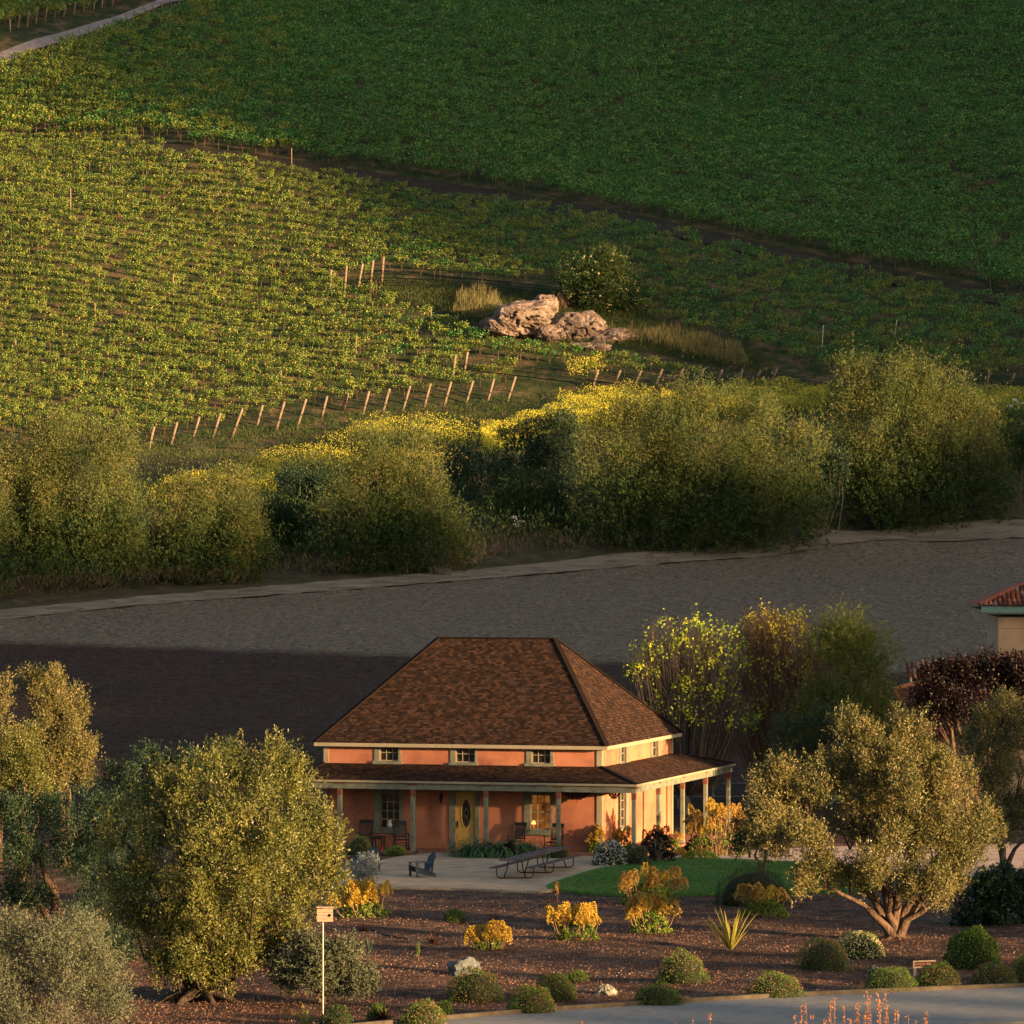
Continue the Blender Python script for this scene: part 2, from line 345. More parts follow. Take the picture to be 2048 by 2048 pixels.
flat('path', [(1330, 1722), (1354, 1715), (1400, 1706), (1440, 1703), (1480, 1704), (1560, 1700), (1700, 1695), (2140, 1689), (2160, 1760), (1980, 1757), (1820, 1738), (1700, 1736), (1600, 1729), (1480, 1724)], M_path, 0.066)
# road with a kerb along the garden edge
_kx = [(560, 2078), (860, 2051), (1100, 2031), (1300, 2018), (1600, 2001), (1800, 1992), (2048, 1983), (2500, 1966)]
kp = [GM(*p) for p in _kx]
d0 = (kp[0] - kp[1]); d1 = (kp[-1] - kp[-2]); kp = [kp[0] + d0 * 6] + kp + [kp[-1] + d1 * 5]
me = bpy.data.meshes.new('road')
rv = [(p.x, p.y, 0.0) for p in kp]; rv2 = [(p.x + 2, p.y - 9, 0.0) for p in kp]
k = len(kp); me.from_pydata([(a[0], a[1], 0.13) for a in rv] + [(a[0], a[1], 0.13) for a in rv2] + [(a[0], a[1], -0.3) for a in rv2], [], [(i, i + 1, k + i + 1, k + i) for i in range(k - 1)] + [(k + i, k + i + 1, 2 * k + i + 1, 2 * k + i) for i in range(k - 1)]); me.update()
link('road', me, M_road)['kind'] = 'structure'
mb = MB()
for i in range(k - 1):
    a, b_ = kp[i], kp[i + 1]; nn = Vector((-(b_ - a).y, (b_ - a).x, 0)).normalized()
    vs = []
    for p in (a, b_):
        for off, z in ((0, -0.2), (0, 0.225), (0.02, 0.25), (0.16, 0.25), (0.16, -0.2)): vs.append((p.x + nn.x * off, p.y + nn.y * off, z))
    mb.add(vs, [(j, j + 1, j + 6, j + 5) for j in range(4)])
mb.build('kerb', M_kerb)['kind'] = 'structure'
def inpoly(px, py, poly):
    px = np.asarray(px); py = np.asarray(py); c = np.zeros(px.shape, bool); j = len(poly) - 1
    for i in range(len(poly)):
        xi, yi = poly[i]; xj, yj = poly[j]
        c ^= ((yi > py) != (yj > py)) & (px < (xj - xi) * (py - yi) / ((yj - yi) or 1e-9) + xi); j = i
    return c
# loose bark chips over the mulch, and grass blades on the lawn
def below_kerb(x, y):
    kx = np.array([p.x for p in kp]); ky = np.array([p.y for p in kp]); return y < np.interp(x, kx, ky) + 0.2
nC = 110000
cy_ = F * HC / rng.uniform(1778 - HY, 2060 - HY, nC); cxp = rng.uniform(-120, 2170, nC); cx_ = (cxp - CX) / F * cy_
keep = ~below_kerb(cx_, cy_) & ~inpoly(cxp, HY + F * HC / cy_, LAWN); cx_ = cx_[keep]; cy_ = cy_[keep]; m = len(cx_)
cz_ = mdisp(cx_, cy_) + 0.005
dr = rng.normal(size=(m, 3)); dr[:, 2] = np.abs(dr[:, 2]) * 0.55; dr = nrm(dr)
q = leaves(np.stack([cx_, cy_, cz_], 1), dr, 0.03 + 0.06 * rng.random(m) ** 2, 0.02 + 0.025 * rng.random(m))
M_chip = leafmat('bark chips', [(0.028, 0.014, 0.010), (0.075, 0.036, 0.025), (0.13, 0.065, 0.045), (0.30, 0.21, 0.16)], 0.0, 0.9, 0.1, 0.25)
tag(link('bark_chips', fastmesh('bark_chips', q, 3, rng.random(m)), M_chip), 'loose reddish bark chips covering the garden beds', 'mulch', kind='stuff')
nG = 42000
gy = F * (HC - 0.09) / rng.uniform(1719 - HY, 1794 - HY, nG); gx = rng.uniform(1085, 1770, nG)
kk = inpoly(gx, HY + F * (HC - 0.09) / gy, smoothpoly(LAWN)); gx = (gx / 1 - CX)[kk] / F * gy[kk]; gy = gy[kk]; m = len(gx)
dr = rng.normal(size=(m, 3)) * 0.5; dr[:, 2] = 1; dr = nrm(dr)
q = leaves(np.stack([gx, gy, np.full(m, 0.085)], 1), dr, 0.05 + 0.05 * rng.random(m), 0.02)
M_blade = leafmat('lawn grass', [(0.03, 0.09, 0.018), (0.07, 0.17, 0.03), (0.15, 0.25, 0.055)], 0.25, 0.6, 0.2, 0.6)
tag(link('lawn_grass', fastmesh('lawn_grass', q, 3, rng.random(m)), M_blade), 'short green lawn grass between patio and concrete path', 'grass', kind='stuff')

# ---------------------------------------------------------------- unseen ridge to the right, its crest shaped to cast the valley's shade
tv = np.arange(-150, 560, 1.25)
Cc = np.interp(tv, [-150, 60, 95, 112, 125, 130, 158, 165, 182, 184.8, 186.3, 189, 196, 200, 204, 212, 225, 250, 295, 318, 332, 354, 368, 460, 560], [3, 5, 16, 17.3, 17.8, 19.2, 19.6, 24.5, 28.3, 27.5, 23, 17, 16, 21, 30.5, 34, 41, 46, 46, 51, 59, 78, 93, 168, 200])
Cc = Cc + (0.5 + 1.0 * (tv > 205)) * (0.8 * np.sin(tv * 0.31) + 0.6 * np.sin(tv * 0.83 + 1) + 0.5 * np.sin(tv * 1.7))
Cc = Cc + np.clip((tv - 90) / 10, 0, 1) * np.clip((178 - tv) / 5, 0, 1) * (1.7 * np.sin(tv * 1.15) + 1.2 * np.sin(tv * 0.43 + 2) + 0.6 * np.sin(tv * 2.3 + 1))
offs = [-90, -55, -25, -8, 0, 8, 25, 60, 120, 200]; hs = [0, 0.22, 0.62, 0.93, 1.0, 0.97, 0.85, 0.55, 0.2, 0]
vs = []; fs = []
for i, t in enumerate(tv):
    for of, h in zip(offs, hs):
        s_ = 62 + of; x = SX * s_ - SY * t; y = SY * s_ + SX * t
        vs.append((x, y, float(Cc[i]) * h - 1.0))
no = len(offs)
for i in range(len(tv) - 1):
    for j in range(no - 1): fs.append((i * no + j, i * no + j + 1, (i + 1) * no + j + 1, (i + 1) * no + j))
me = bpy.data.meshes.new('shade_ridge'); me.from_pydata(vs, [], fs); me.update(); me.polygons.foreach_set('use_smooth', [True] * len(me.polygons))
link('shade_ridge', me, M_far)['kind'] = 'structure'

# ---------------------------------------------------------------- vineyard
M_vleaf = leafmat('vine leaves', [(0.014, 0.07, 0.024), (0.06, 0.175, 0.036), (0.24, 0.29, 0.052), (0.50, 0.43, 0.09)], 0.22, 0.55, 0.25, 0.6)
M_vleaf_shade = leafmat('shaded vine leaves', [(0.008, 0.055, 0.018), (0.026, 0.135, 0.038), (0.11, 0.27, 0.06), (0.34, 0.46, 0.11)], 0.22, 0.55, 0.25, 0.6)
M_vwood = plain('vine bark', (0.12, 0.07, 0.045), 0.9)
def vine_mesh(seed, nsh=22, lv=12, lm=None):
    r = np.random.default_rng(seed); mb = MB()
    mb.tube([(0, 0, -0.1), (0.02, 0.01, 0.35), (-0.02, 0, 0.72)], [0.035, 0.028, 0.026], 5)
    mb.tube([(-0.6, 0, 0.74), (0, 0, 0.72), (0.6, 0, 0.75)], 0.018, 4)
    vs = np.array(mb.v); q = []; 
    P = []; D = []
    for i in range(nsh):
        x0 = r.uniform(-0.62, 0.62); top = r.uniform(0.42, 0.72); lean = r.normal(size=2) * 0.16
        t = r.random(lv) ** 0.6
        P.append(np.stack([x0 + lean[0] * t, lean[1] * t + r.normal(size=lv) * 0.05, 0.60 + top * t], 1) + r.normal(size=(lv, 3)) * 0.06)
        d = r.normal(size=(lv, 3)); d[:, 2] = np.abs(d[:, 2]) * 0.5; D.append(nrm(d))
    P = np.concatenate(P); D = np.concatenate(D)
    q = leaves(P, D, 0.09 + 0.05 * r.random(len(P)), 0.085 + 0.03 * r.random(len(P)), r)
    nb = len(vs); co = np.concatenate([vs, q]); faces = list(mb.f) + [tuple(nb + 3 * i + j for j in range(3)) for i in range(len(P))]
    me = bpy.data.meshes.new('grapevine'); me.from_pydata([tuple(p) for p in co], [], faces); me.update()
    a = me.attributes.new('rnd', 'FLOAT', 'FACE'); a.data.foreach_set('value', np.concatenate([np.zeros(len(mb.f)), r.random(len(P))]).astype(np.float32))
    me.materials.append(lm or M_vleaf); me.materials.append(M_vwood)
    me.polygons.foreach_set('material_index', np.array([1] * len(mb.f) + [0] * len(P), dtype=np.int32)); return me
VM = [vine_mesh(100 + i) for i in range(7)]; VM_SHADE = [vine_mesh(200 + i, lm=M_vleaf_shade) for i in range(7)]     # second set repeats the vines in darker leaf, painting in the slope's shade
VLOW = [(-400, 905), (0, 875), (235, 892), (300, 878), (345, 872), (470, 852), (650, 815), (800, 800), (880, 792), (1010, 772), (1020, 755), (960, 746), (938, 735), (1180, 752), (1400, 752), (1540, 752), (1640, 742), (1560, 718), (1450, 690), (1340, 662), (1290, 640), (1262, 596), (1150, 560), (1000, 572), (900, 566), (770, 543), (752, 560), (665, 568), (690, 590), (760, 596), (880, 632), (1000, 672), (1100, 688), (1250, 698), (1400, 735), (1540, 752)]
VB = [(-400, 905), (0, 875), (235, 892), (345, 872), (470, 852), (650, 815), (880, 792), (1010, 780), (1020, 757), (1000, 750), (1180, 756), (1400, 758), (1560, 758), (1700, 752), (2048, 762), (2500, 790), (2500, -400), (400, -400), (390, 5), (330, 40), (280, 55), (130, 104), (0, 150), (-400, 290)]
VCL = [(665, 566), (752, 556), (770, 541), (900, 566), (1000, 572), (1150, 560), (1262, 596), (1290, 640), (1450, 690), (1560, 718), (1640, 742), (1600, 765), (1490, 765), (1400, 752), (1250, 724), (1100, 710), (1000, 690), (880, 650), (760, 604)]
VN = [(925, 742), (1180, 752), (1200, 735), (1060, 735), (940, 722)]
TRK = np.array([(265, 278), (424, 302), (657, 334), (827, 360), (1018, 387), (1198, 419), (1378, 456), (1537, 493), (1738, 535), (1908, 567), (2048, 594), (2500, 700)], float)
qs = []
for row in range(-70, 230):
    q0 = 372 + row * 1.74
    xs = np.arange(-110, 110, 1.05) + rng.uniform(-0.5, 0.5)
    xs = xs + rng.normal(size=len(xs)) * 0.12
    ys = q0 - 0.40 * xs + 1.6 * np.sin(xs * 0.035 + q0 * 0.01)
    qs.append(np.stack([xs, ys], 1))
V = np.concatenate(qs); V = V[(V[:, 1] > 373) & (V[:, 1] < 612)]
z = GZ(V[:, 0], V[:, 1]); vx, vy = toPix(V[:, 0], V[:, 1], z)
ty = np.interp(vx, TRK[:, 0], TRK[:, 1])
ok = inpoly(vx, vy, VB) & ~inpoly(vx, vy, VCL) & ~inpoly(vx, vy, VN) & ~((vy > ty - 3) & (vy < ty + 27 * np.clip((vx - 150) / 300, 0, 1)) & (vx > 265)) & (rng.random(len(V)) > 0.035) & (vx > -350) & (vx < 2400)
TOPB = (vy < np.interp(vx, [-300, 0, 130, 250, 360], [110, 66, 38, 12, -30])) & (vx < 360)     # block beyond the upper road
ok |= TOPB & (vx > -350)
V = V[ok]; z = z[ok]; vx = vx[ok]; vy = vy[ok]
inv = (vx > 4) & (vx < 2044) & (vy > 0)
order = np.argsort(np.where(inv, -vy, 1e6))
N1 = 290; first = order[:N1]; rest = order[N1:]
for i in first:
    o = bpy.data.objects.new('grapevine', VM[rng.integers(len(VM))]); COL.objects.link(o)
    o.location = (V[i, 0], V[i, 1], z[i]); s = rng.uniform(0.70, 1.0); o.scale = (s, s, s * rng.uniform(0.85, 1.15)); o.rotation_euler = (0, 0, -0.38 + rng.normal() * 0.08 + (math.pi if rng.random() < 0.5 else 0))
    tag(o, 'young leafy grapevine in the nearest rows of the vineyard slope', 'grapevine', 'grapevines in the nearest rows')
srcc = bpy.data.collections.new('vine_sources')
for i, me in enumerate(VM + VM_SHADE):
    so = bpy.data.objects.new('vine_source_%02d' % i, me); srcc.objects.link(so)
me = bpy.data.meshes.new('vineyard_rows'); pts = np.stack([V[rest, 0], V[rest, 1], z[rest]], 1)
me.vertices.add(len(pts)); me.vertices.foreach_set('co', pts.astype(np.float32).ravel())
rot = np.zeros((len(pts), 3)); rot[:, 2] = -0.38 + rng.normal(size=len(pts)) * 0.08 + np.where(rng.random(len(pts)) < 0.5, math.pi, 0)
a = me.attributes.new('rot', 'FLOAT_VECTOR', 'POINT'); a.data.foreach_set('vector', rot.astype(np.float32).ravel())
tyr = np.interp(vx[rest], TRK[:, 0], TRK[:, 1]); upper = vy[rest] < tyr
s = np.where(upper, rng.uniform(0.95, 1.3, len(pts)), rng.uniform(0.70, 1.0, len(pts)))
a = me.attributes.new('scl', 'FLOAT', 'POINT'); a.data.foreach_set('value', s.astype(np.float32))
a = me.attributes.new('idx', 'INT', 'POINT'); a.data.foreach_set('value', (rng.integers(0, len(VM), len(pts)) + np.where(rng.random(len(pts)) < np.where(upper, np.clip((vx[rest] - 60) / 620, 0.05, 1), np.clip((vx[rest] - 650) / 1000, 0, 0.6)), 7, 0)).astype(np.int32))  # chance of the shaded-leaf copy rises towards the shaded right slope
vo = link('vineyard_rows', me); tag(vo, 'rows of grapevines covering the hillside up to the top edge', 'vineyard', kind='stuff')
ng = bpy.data.node_groups.new('plant_vines', 'GeometryNodeTree')
ng.interface.new_socket('Geometry', in_out='INPUT', socket_type='NodeSocketGeometry'); ng.interface.new_socket('Geometry', in_out='OUTPUT', socket_type='NodeSocketGeometry')
gi = ng.nodes.new('NodeGroupInput'); go = ng.nodes.new('NodeGroupOutput'); ip = ng.nodes.new('GeometryNodeInstanceOnPoints'); ci = ng.nodes.new('GeometryNodeCollectionInfo')
ci.inputs['Collection'].default_value = srcc; ci.inputs['Separate Children'].default_value = True; ci.inputs['Reset Children'].default_value = True
ip.inputs['Pick Instance'].default_value = True
def na(nm, ty):
    x = ng.nodes.new('GeometryNodeInputNamedAttribute'); x.data_type = ty; x.inputs['Name'].default_value = nm; return x
ar, as_, ai = na('rot', 'FLOAT_VECTOR'), na('scl', 'FLOAT'), na('idx', 'INT')
ng.links.new(gi.outputs[0], ip.inputs['Points']); ng.links.new(ci.outputs[0], ip.inputs['Instance'])
ng.links.new(ar.outputs[0], ip.inputs['Rotation']); ng.links.new(as_.outputs[0], ip.inputs['Scale']); ng.links.new(ai.outputs[0], ip.inputs['Instance Index'])
ng.links.new(ip.outputs[0], go.inputs[0])
md = vo.modifiers.new('plant_vines', 'NODES'); md.node_group = ng

# posts
M_post = mnoisy('weathered round post', [(0.12, 0.09, 0.07), (0.20, 0.155, 0.12), (0.27, 0.215, 0.165)], 3, 6, 0.9, 0.4, 12, stretch=(3, 3, 0.6))
M_steel = plain('rusty steel stake', (0.17, 0.10, 0.07), 0.7, 0.3)
M_white = plain('white plastic', (0.75, 0.75, 0.72), 0.5)
M_black = plain('black drip hose', (0.02, 0.02, 0.02), 0.6)
ORD = ['first', 'second', 'third', 'fourth', 'fifth', 'sixth', 'seventh', 'eighth', 'ninth', 'tenth', 'eleventh', 'twelfth', 'thirteenth', 'fourteenth', 'fifteenth', 'sixteenth', 'seventeenth', 'eighteenth', 'nineteenth', 'twentieth', 'twenty-first', 'twenty-second', 'twenty-third']
def post(name, bx, by, tx, ty, r, mat, label, cat, group, wrap=False):
    p = GP(bx, by); s = p.y / F
    t = Vector(((tx - bx) * s, random.uniform(-0.1, 0.1), (by - ty) * s))
    mb = MB(); mb.tube([-t * 0.12, t * 0.97, t], [r * 1.04, r * 0.97, r * 0.8], 10)
    o = mb.build(name, mat, None, True, p); tag(o, label, cat, group)
    if wrap: 
        w_ = MB(); c = t * random.uniform(0.36, 0.46); w_.tube([c - t * 0.02, c + t * 0.02], r * 1.25, 10); w_.build('wire_wrap', M_black, o)
    return o, p, t
lower = [(256, 889, 264, 866), (298, 896, 308, 853), (342, 889, 354, 844), (386, 875, 399, 833), (425, 876, 441, 826), (463, 875, 485, 817), (514, 850, 525, 810), (551, 862, 569, 803), (594, 855, 612, 798), (643, 835, 654, 792), (686, 820, 696, 787), (725, 829, 738, 782), (764, 829, 779, 777), (805, 822, 820, 772), (847, 817, 861, 767), (888, 811, 902, 763), (932, 806, 946, 761), (975, 802, 988, 757), (1014, 804, 1031, 753)]
trio = [(886, 748, 888, 714), (905, 753, 911, 710), (928, 746, 935, 704)]
five = [(660, 578, 662, 539), (688, 592, 693, 531), (715, 581, 725, 527), (740, 576, 746, 520), (763, 570, 767, 513)]
right = [(1184, 777, 1196, 740), (1225, 777, 1241, 740), (1263, 782, 1283, 740), (1310, 770, 1325, 738), (1353, 765, 1367, 737), (1398, 768, 1407, 737), (1433, 768, 1445, 739), (1477, 765, 1485, 740), (1508, 765, 1522, 740), (1543, 765, 1554, 737)]
farr = [(1870, 765, 1875, 735), (1924, 768, 1930, 743), (1970, 775, 1981, 743), (2018, 778, 2029, 746)]
wires = MB()
def wirerun(p, t, x1, n=3):
    for f in [0.42, 0.6, 0.85][:n]:
        a = p + t * f; pts = []
        L = x1 - a.x; m = max(3, int(abs(L) / 2.5))
        for i in range(m + 1):
            x = a.x + L * i / m; y = a.y - 0.40 * (x - a.x); z_ = float(GZ(x, y)) + t.z * f * (1 if f > .5 else .9)
            pts.append((x, y, z_ if i else a.z))
        wires.tube(pts, 0.014 if f > 0.5 else 0.028, 3, False)
for lst, place, run in ((lower, 'along the lower left vineyard edge', 3), (trio, 'in the trio above the lower post row', 14), (five, 'in the short row near the rock outcrop', 14), (right, 'in the row behind the bright mustard', 6), (farr, 'at the far right vineyard corner', 5)):
    for i, (bx, by, tx, ty_) in enumerate(lst):
        o, p, t = post('end_post', bx, by, tx, ty_, 0.1, M_post, '%s leaning wooden end post from the left %s' % (ORD[i], place), 'post', 'wooden vineyard end posts', True)
        wirerun(p, t, p.x + run if lst is not lower else p.x - 4, 3)
wires.build('trellis_wires', M_black); tag(bpy.data.objects['trellis_wires'], 'thin dark trellis wires and drip lines along the vine rows', 'wires', kind='stuff')
line = [(98, 267, 98, 231), (141, 440, 141, 376), (293, 357, 293, 339), (583, 348, 583, 296), (346, 590, 346, 547), (496, 559, 496, 542), (190, 637, 190, 606), (31, 715, 31, 680), (562, 779, 562, 741), (862, 650, 862, 617), (712, 708, 712, 672), (1209, 715, 1209, 679), (1242, 454, 1242, 438), (1466, 487, 1466, 473), (1740, 540, 1740, 530), (2033, 611, 2034, 589)]
wh = ['highest on the far left', 'tall one below the highest left stake', 'short one left of the tall upper stake', 'tall one beside the start of the dark track', 'left of centre on the sunlit slope', 'short one in the middle of the sunlit slope', 'on the left sunlit slope', 'at the left edge of the slope', 'just above the lower post row', 'just left of the rock outcrop', 'below and left of the rock outcrop', 'below the right end of the outcrop', 'just under the track at mid slope', 'just under the track on the right', 'under the track further right', 'at the right frame edge under the track']
for L_, c in zip(line, wh): post('line_stake', *L_, 0.055, M_post, 'upright pale wooden line stake, ' + c, 'stake', 'upright wooden line stakes')
for L_, c in zip([(1643, 714, 1647, 650), (1789, 675, 1794, 640), (1652, 716, 1653, 702)], ['taller one on the shaded right slope', 'one highest on the shaded right slope', 'short one low on the shaded right slope']):
    post('marker_stake', *L_, 0.02, M_white, 'thin white marker stake, ' + c, 'stake', 'thin white marker stakes')
rustp = [(742, 600), (746, 612), (752, 596), (913, 612), (925, 606), (1035, 640), (1068, 655), (1088, 662), (1092, 648), (1225, 672), (1262, 690), (1264, 672), (1445, 720), (1480, 727), (1340, 700), (1310, 690), (560, 560), (880, 572), (540, 700), (390, 760)]
for i, (bx, by) in enumerate(sorted(rustp)):
    post('steel_stake', bx, by, bx, by - 30 - random.random() * 10, 0.018, M_steel, '%s thin rusty steel stake from the left in the vine rows around the outcrop' % ORD[i], 'stake', 'thin rusty steel stakes')
# the far upper road and its two rows of posts
M_broad = mnoisy('grey gravel road', [(0.16, 0.14, 0.14), (0.24, 0.21, 0.21), (0.3, 0.27, 0.27)], 0.8, 8, 0.95, 0.3)
def strip(name, up, lo, mat, z_, seg=30):
    U = np.array(up, float); L_ = np.array(lo, float); tt = np.linspace(0, 1, seg); vs = []; 
    def interp(A, t):
        s = np.linspace(0, 1, len(A)); return np.interp(t, s, A[:, 0]), np.interp(t, s, A[:, 1])
    A_ = [GP(*interp(U, t)) for t in tt]; C_ = [GP(*interp(L_, t)) for t in tt]
    for i in range(len(tt)):
        lo, hi = max(0, i - 4), min(len(tt), i + 5)
        a = Vector((A_[i].x, sum(p.y for p in A_[lo:hi]) / (hi - lo), 0)); c = Vector((C_[i].x, sum(p.y for p in C_[lo:hi]) / (hi - lo), 0))
        for f in np.linspace(0, 1, 5):
            p = a.lerp(c, f); vs.append((p.x, p.y, float(GZ(p.x, p.y)) + z_))
    fs = [(i * 5 + j, i * 5 + j + 1, i * 5 + j + 6, i * 5 + j + 5) for i in range(seg - 1) for j in range(4)]
    me = bpy.data.meshes.new(name); me.from_pydata(vs, [], fs); me.update(); o = link(name, me, mat); o['kind'] = 'structure'; return o
strip('gravel_road', [(-160, 165), (0, 107), (130, 62), (230, 34), (300, 10), (370, -20)], [(-160, 200), (0, 130), (130, 82), (240, 46), (310, 20), (380, -12)], M_broad, 0.12)
M_track2 = mnoisy('dark track soil', [(0.018, 0.014, 0.012), (0.03, 0.024, 0.018), (0.05, 0.038, 0.028)], 1.2, 8, 0.95, 0.4)
strip('vineyard_track', [tuple(p + (0, -2)) for p in TRK], [tuple(p + (0, 26)) for p in TRK], M_track2, 0.1, 90)
up_r = [(20, 62, 20, 39), (36, 57, 40, 29), (54, 53, 58, 23), (71, 48, 75, 17), (90, 43, 94, 13), (108, 38, 112, 11), (127, 34, 131, 8), (147, 29, 151, 4), (167, 24, 170, 1), (187, 19, 190, -3), (203, 16, 206, -5), (224, 12, 228, -6)]
for i, L_ in enumerate(up_r): post('end_post', *L_, 0.085, M_post, '%s grey end post from the left above the upper gravel road' % ORD[i], 'post', 'grey end posts above the upper road')
lo_r = [(12, 128, 8, 108), (35, 126, 28, 103), (51, 115, 48, 98), (69, 110, 65, 90), (89, 108, 85, 87), (111, 107, 103, 79), (127, 88, 122, 72), (150, 87, 144, 64), (164, 80, 158, 60), (183, 73, 177, 56), (204, 66, 196, 48), (221, 58, 214, 40), (236, 55, 230, 34), (256, 44, 250, 27), (275, 39, 268, 19), (294, 34, 287, 13), (310, 27, 303, 7), (328, 22, 320, 2), (344, 14, 338, -2), (360, 9, 355, -4)]
for i, L_ in enumerate(lo_r): post('end_post', *L_, 0.06, M_post, '%s thin grey end post from the left below the upper gravel road' % ORD[i], 'post', 'thin grey end posts below the upper road')
# sprinkler risers in the field
M_riser = plain('dull green riser pipe', (0.06, 0.075, 0.07), 0.7)
spr = [(118, 1320, 1308), (221, 1398, 1371), (304, 1432, 1416), (352, 1471, 1453), (421, 1328, 1315), (733, 1338, 1323), (623, 1439, 1414), (1330, 1330, 1312)]
for i, (x, y0, y1) in enumerate(spr):
    p = GP(x, y0); h = (y0 - y1) * p.y / F; mb = MB(); mb.tube([(0, 0, -0.1), (0, 0, h)], 0.014, 6); mb.tube([(0, 0, h), (0, 0, h + 0.06)], 0.022, 6)
    tag(mb.build('sprinkler_riser', M_riser, None, True, p), '%s thin pale sprinkler riser from the left in the dark ploughed field' % ORD[[0, 1, 2, 3, 4, 6, 5, 7][i]], 'sprinkler', 'sprinkler risers in the ploughed field')

# clods and crumbs of soil lying on the ploughed field
nS = 40000; sx = rng.uniform(-40, 46, nS); f_ = rng.random(nS) ** 1.0; sy = 240 + f_ * (EDGE(sx) - 244); P = np.stack([sx, sy, GZ(sx, sy) + 0.03], 1)
D = rng.normal(size=(nS, 3)); D[:, 2] = np.abs(D[:, 2]); q = leaves(P, nrm(D), 0.05 + 0.09 * rng.random(nS) ** 3, 0.05)
M_clod = leafmat('soil clods', [(0.02, 0.016, 0.013), (0.05, 0.042, 0.034), (0.09, 0.078, 0.063), (0.17, 0.15, 0.12)], 0.0, 0.95, 0.1, 0.2)
tag(link('soil_clods', fastmesh('soil_clods', q, 3, rng.random(nS)), M_clod), 'loose clods and crumbs scattered over the ploughed field', 'soil', kind='stuff')
# ---------------------------------------------------------------- farmhouse
TH = math.atan(3056.0 / 10700.0); HP = Vector((3.714, 222.0, 0.0))
house = empty('farmhouse', HP, -TH)
tag(house, 'salmon stucco farmhouse with hipped brown roof and wraparound porch', 'house')
HU = Vector((math.cos(TH), -math.sin(TH), 0)); HV = Vector((math.sin(TH), math.cos(TH), 0))
def u_at(px, v):     # local u on the plane v for a pixel column
    k = (px - CX) / F; return (k * (HP.y + v * HV.y) - HP.x - v * HV.x) / (HU.x - k * HU.y)
def v_at(px, u):
    k = (px - CX) / F; return (k * (HP.y + u * HU.y) - HP.x - u * HU.x) / (HV.x - k * HV.y)
def z_at(py, u, v): return HC - (py - HY) * (HP.y + u * HU.y + v * HV.y) / F
def HL(u, v, z=0.0): return HP + HU * u + HV * v + Vector((0, 0, z))
W_ = 12.1; D_ = v_at(1345, 0); PD = 2.03; BD = 15.2 - D_
WT = 4.42; RZ = z_at(1277, -5.9, D_ / 2); EO = 0.33
M_stucco = mnoisy('salmon stucco', [(0.21, 0.080, 0.055), (0.40, 0.160, 0.10), (0.48, 0.205, 0.13)], 0.45, 9, 0.92, 0.45, 40, bdist=0.006)
M_trim = mnoisy('grey green trim paint', [(0.10, 0.115, 0.095), (0.16, 0.175, 0.14), (0.21, 0.22, 0.17)], 2.5, 6, 0.75, 0.15, 14)
M_fascia = mnoisy('pale cream fascia', [(0.24, 0.21, 0.155), (0.32, 0.28, 0.21)], 1.5, 5, 0.7, 0.1)
M_door = mnoisy('butter yellow paint', [(0.42, 0.27, 0.08), (0.50, 0.33, 0.11)], 3, 5, 0.55, 0.1)
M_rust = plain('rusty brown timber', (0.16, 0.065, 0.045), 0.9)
M_dark = plain('black painted wood', (0.022, 0.022, 0.028), 0.55)
M_glass, n, b, o = newmat('window glass')
b.inputs['Base Color'].default_value = (0.012, 0.014, 0.016, 1); b.inputs['Roughness'].default_value = 0.06; b.inputs['Specular IOR Level'].default_value = 0.7
tc = n.nodes.new('ShaderNodeTexCoord'); t = n.nodes.new('ShaderNodeTexNoise'); t.inputs['Scale'].default_value = 3; n.links.new(tc.outputs['Object'], t.inputs['Vector'])
r = ramp(n, [(0.006, 0.007, 0.008), (0.03, 0.03, 0.03)], [0.4, 0.7]); n.links.new(t.outputs['Fac'], r.inputs[0]); n.links.new(r.outputs[0], b.inputs['Base Color'])
M_lit, n, b, o = newmat('lamplit room glass')
b.inputs['Roughness'].default_value = 0.15
tc = n.nodes.new('ShaderNodeTexCoord'); t = n.nodes.new('ShaderNodeTexNoise'); t.inputs['Scale'].default_value = 2.2; t.inputs['Detail'].default_value = 4; n.links.new(tc.outputs['Object'], t.inputs['Vector'])
r = ramp(n, [(0.02, 0.006, 0.001), (0.30, 0.09, 0.012), (0.55, 0.20, 0.04)], [0.3, 0.55, 0.75]); n.links.new(t.outputs['Fac'], r.inputs[0]); n.links.new(r.outputs[0], b.inputs['Emission Color']); b.inputs['Emission Strength'].default_value = 0.16; b.inputs['Base Color'].default_value = (0.02, 0.01, 0.005, 1)
